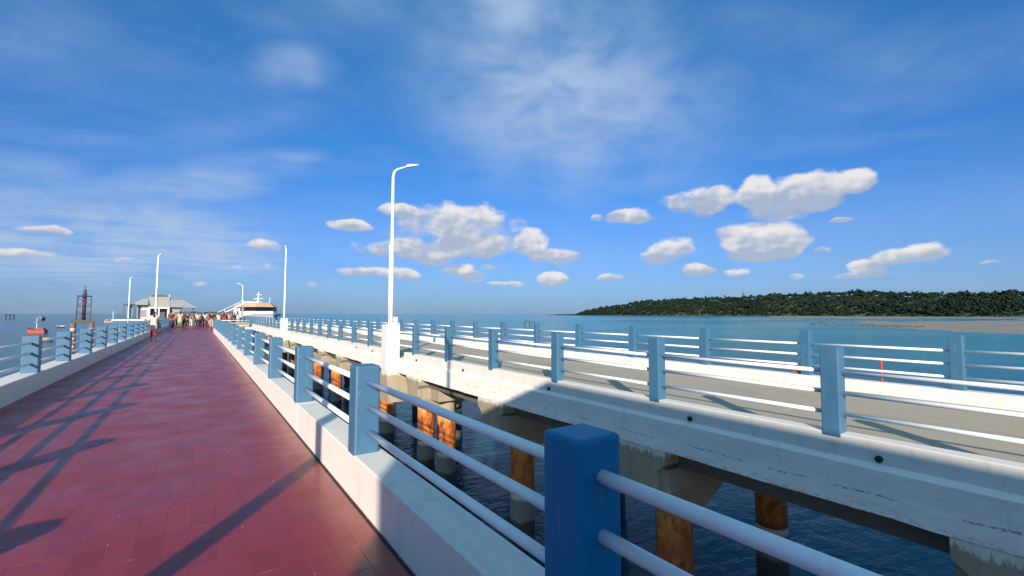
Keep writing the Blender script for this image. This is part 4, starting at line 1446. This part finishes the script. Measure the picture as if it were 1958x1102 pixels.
w = person('woman in a long cream tunic and crimson trousers walking alone before the crowd', 296, 34.9, 'cream', 'crimson', 'walk', R(4), 1, 'cream', h=0.97, group=None)
bag = thing('handbag', 'small black handbag carried by the woman in cream', 'bag', (w.location.x + 0.26, 34.95, 0.62))
part('pouch', MB().frustum((-0.10, 0.10, -0.06, 0.06), 0.0, (-0.085, 0.085, -0.04, 0.04), 0.22), cloth('black', PALE['black']), bag, 0.015)
part('strap', MB().tube([(-0.07, 0, 0.21), (-0.05, 0, 0.36), (0.05, 0, 0.36), (0.07, 0, 0.21)], 0.012, 6), cloth('black', PALE['black']), bag)
crowd = [
    ('person in a maroon top and purple trousers at the left end of the crowd', 329, 54, 'maroon', 'purple', 'stand', 0, 0, None),
    ('person in a pale pink shirt and black trousers second from the left of the crowd', 337, 62, 'pink', 'black', 'walk', 0.2, 0, None),
    ('woman in a yellow tunic near the left of the crowd', 346, 61, 'yellow', 'khaki', 'stand', -0.3, 1, 'yellow'),
    ('person in khaki standing behind the woman in yellow', 352, 67, 'khaki', 'khaki', 'stand', 0.4, 0, None),
    ('person dressed all in black with both arms raised to the head', 360, 60, 'black', 'black', 'reach', 3.0, 0, None),
    ('person in a grey shirt and white trousers right of the figure in black', 366, 61, 'grey', 'white', 'stand', 0.1, 0, None),
    ('woman in a white tunic behind the figure in black', 370, 66, 'white', 'grey', 'walk', 0, 1, 'white'),
    ('broad person in a white shirt and navy trousers in the middle of the crowd', 380, 58, 'white', 'navy', 'stand', 0.15, 0, None),
    ('person in blue close behind the white shirt in the middle of the crowd', 385, 64, 'blue', 'navy', 'stand', 0.6, 0, None),
    ('woman in a white shirt and maroon trousers right of the middle of the crowd', 393, 58.5, 'white', 'maroon', 'walk', -0.1, 1, None),
    ('person in grey with pink trousers right of the maroon trousers', 399, 63, 'grey', 'pink', 'stand', 0.2, 0, None),
    ('person in a black shirt and pink trousers at the right of the walkway', 406, 56, 'black', 'pink', 'stand', 0.0, 0, None),
    ('person in a brown shirt just behind the black shirt at the right of the walkway', 410, 62, 'brown', 'black', 'stand', -0.4, 0, None),
    ('woman in a white tunic beside the end post of the right railing', 420, 56, 'white', 'white', 'stand', 0.5, 1, 'white'),
    ('person in a red shirt behind the short cross railing', 433, 54, 'red', 'maroon', 'stand', 1.0, 0, None),
    ('woman in a red tunic left of the red shirt behind the cross railing', 428, 60, 'maroon', 'red', 'stand', 0.8, 1, 'red'),
    ('person in pink at the right of the group behind the cross railing', 440, 57, 'pink', 'grey', 'stand', 0.3, 0, None),
    ('person in teal behind the group at the cross railing', 445, 66, 'teal', 'black', 'stand', 0.9, 0, None),
    ('person in purple among the back rows at the left of the crowd', 341, 74, 'purple', 'black', 'stand', 0, 0, None),
    ('person in navy among the back rows behind the raised arms', 363, 73, 'navy', 'black', 'stand', 0.5, 0, None),
    ('person in maroon among the back rows, middle of the crowd', 375, 72, 'maroon', 'navy', 'stand', 0.2, 0, None),
    ('person in green among the back rows, right of the middle', 389, 74, 'green', 'black', 'stand', 0, 0, None),
    ('person in dark blue and brown among the back rows near the railing end', 402, 73, 'navy', 'brown', 'stand', 0.7, 0, None),
    ('person in black and grey in the last row, right end', 415, 74, 'black', 'grey', 'stand', 0.1, 0, None),
    ('person in a pink shirt in the last row before the pavilion', 356, 80, 'pink', 'navy', 'stand', 0.3, 0, None),
    ('person in black with a khaki shirt just right of the pale pink shirt', 341, 66, 'khaki', 'black', 'walk', 0.1, 0, None),
    ('person in a purple shirt between the yellow tunic and the raised arms', 355, 63, 'purple', 'navy', 'stand', -0.2, 0, None),
    ('person in a black shirt and grey trousers left of the broad white shirt', 373, 62, 'black', 'grey', 'stand', 0.2, 0, None),
    ('person in maroon with black trousers right behind the broad white shirt', 383, 68, 'maroon', 'black', 'walk', 0.0, 0, None),
    ('person in dark green between the white shirt and the grey shirt', 396, 68, 'green', 'navy', 'stand', 0.3, 0, None),
    ('person in navy with khaki trousers at the right edge of the walkway, second row', 413, 67, 'navy', 'khaki', 'stand', 0.4, 0, None),
    ('person in black and brown behind the end post of the right railing', 417, 70, 'black', 'brown', 'stand', 0.4, 0, None),
    ('person in purple and black at the far right behind the cross railing', 449, 62, 'purple', 'black', 'stand', 0.6, 0, None),
    ('person in black before the pavilion columns, left of the raised arms', 348, 76, 'black', 'black', 'stand', 0.6, 0, None),
    ('person in a blue shirt far back between the crowd and the gangway', 436, 78, 'blue', 'black', 'stand', 0.2, 0, None),
    ('person in white and black in the last row before the gangway', 424, 82, 'white', 'black', 'stand', 0.3, 0, None),
]
for k, c in enumerate(crowd):
    person(*c, h=random.Random(k).uniform(0.96, 1.06))
# one on the boarding platform in front of the ferry
bp = thing('boarding_platform', 'low grey boarding platform between the crowd and the ferry', 'platform', (4.9, 90.6, 0))
part('deck', MB().box(-0.9, 1.3, -0.8, 0.9, 0.82, 0.95), M['wall_grey'], bp)
for x in (-0.8, 1.1):
    for y in (-0.7, 0.7):
        part('leg', MB().box(x, x + 0.1, y, y + 0.1, -0.01, 0.82), M['iron_dark'], bp)
person('person in white and navy standing above the crowd in front of the ferry', 455, 90.6, 'white', 'navy', 'walk', -PI / 2, 0, None, z=0.95, group='crowd at the end of the walkway')
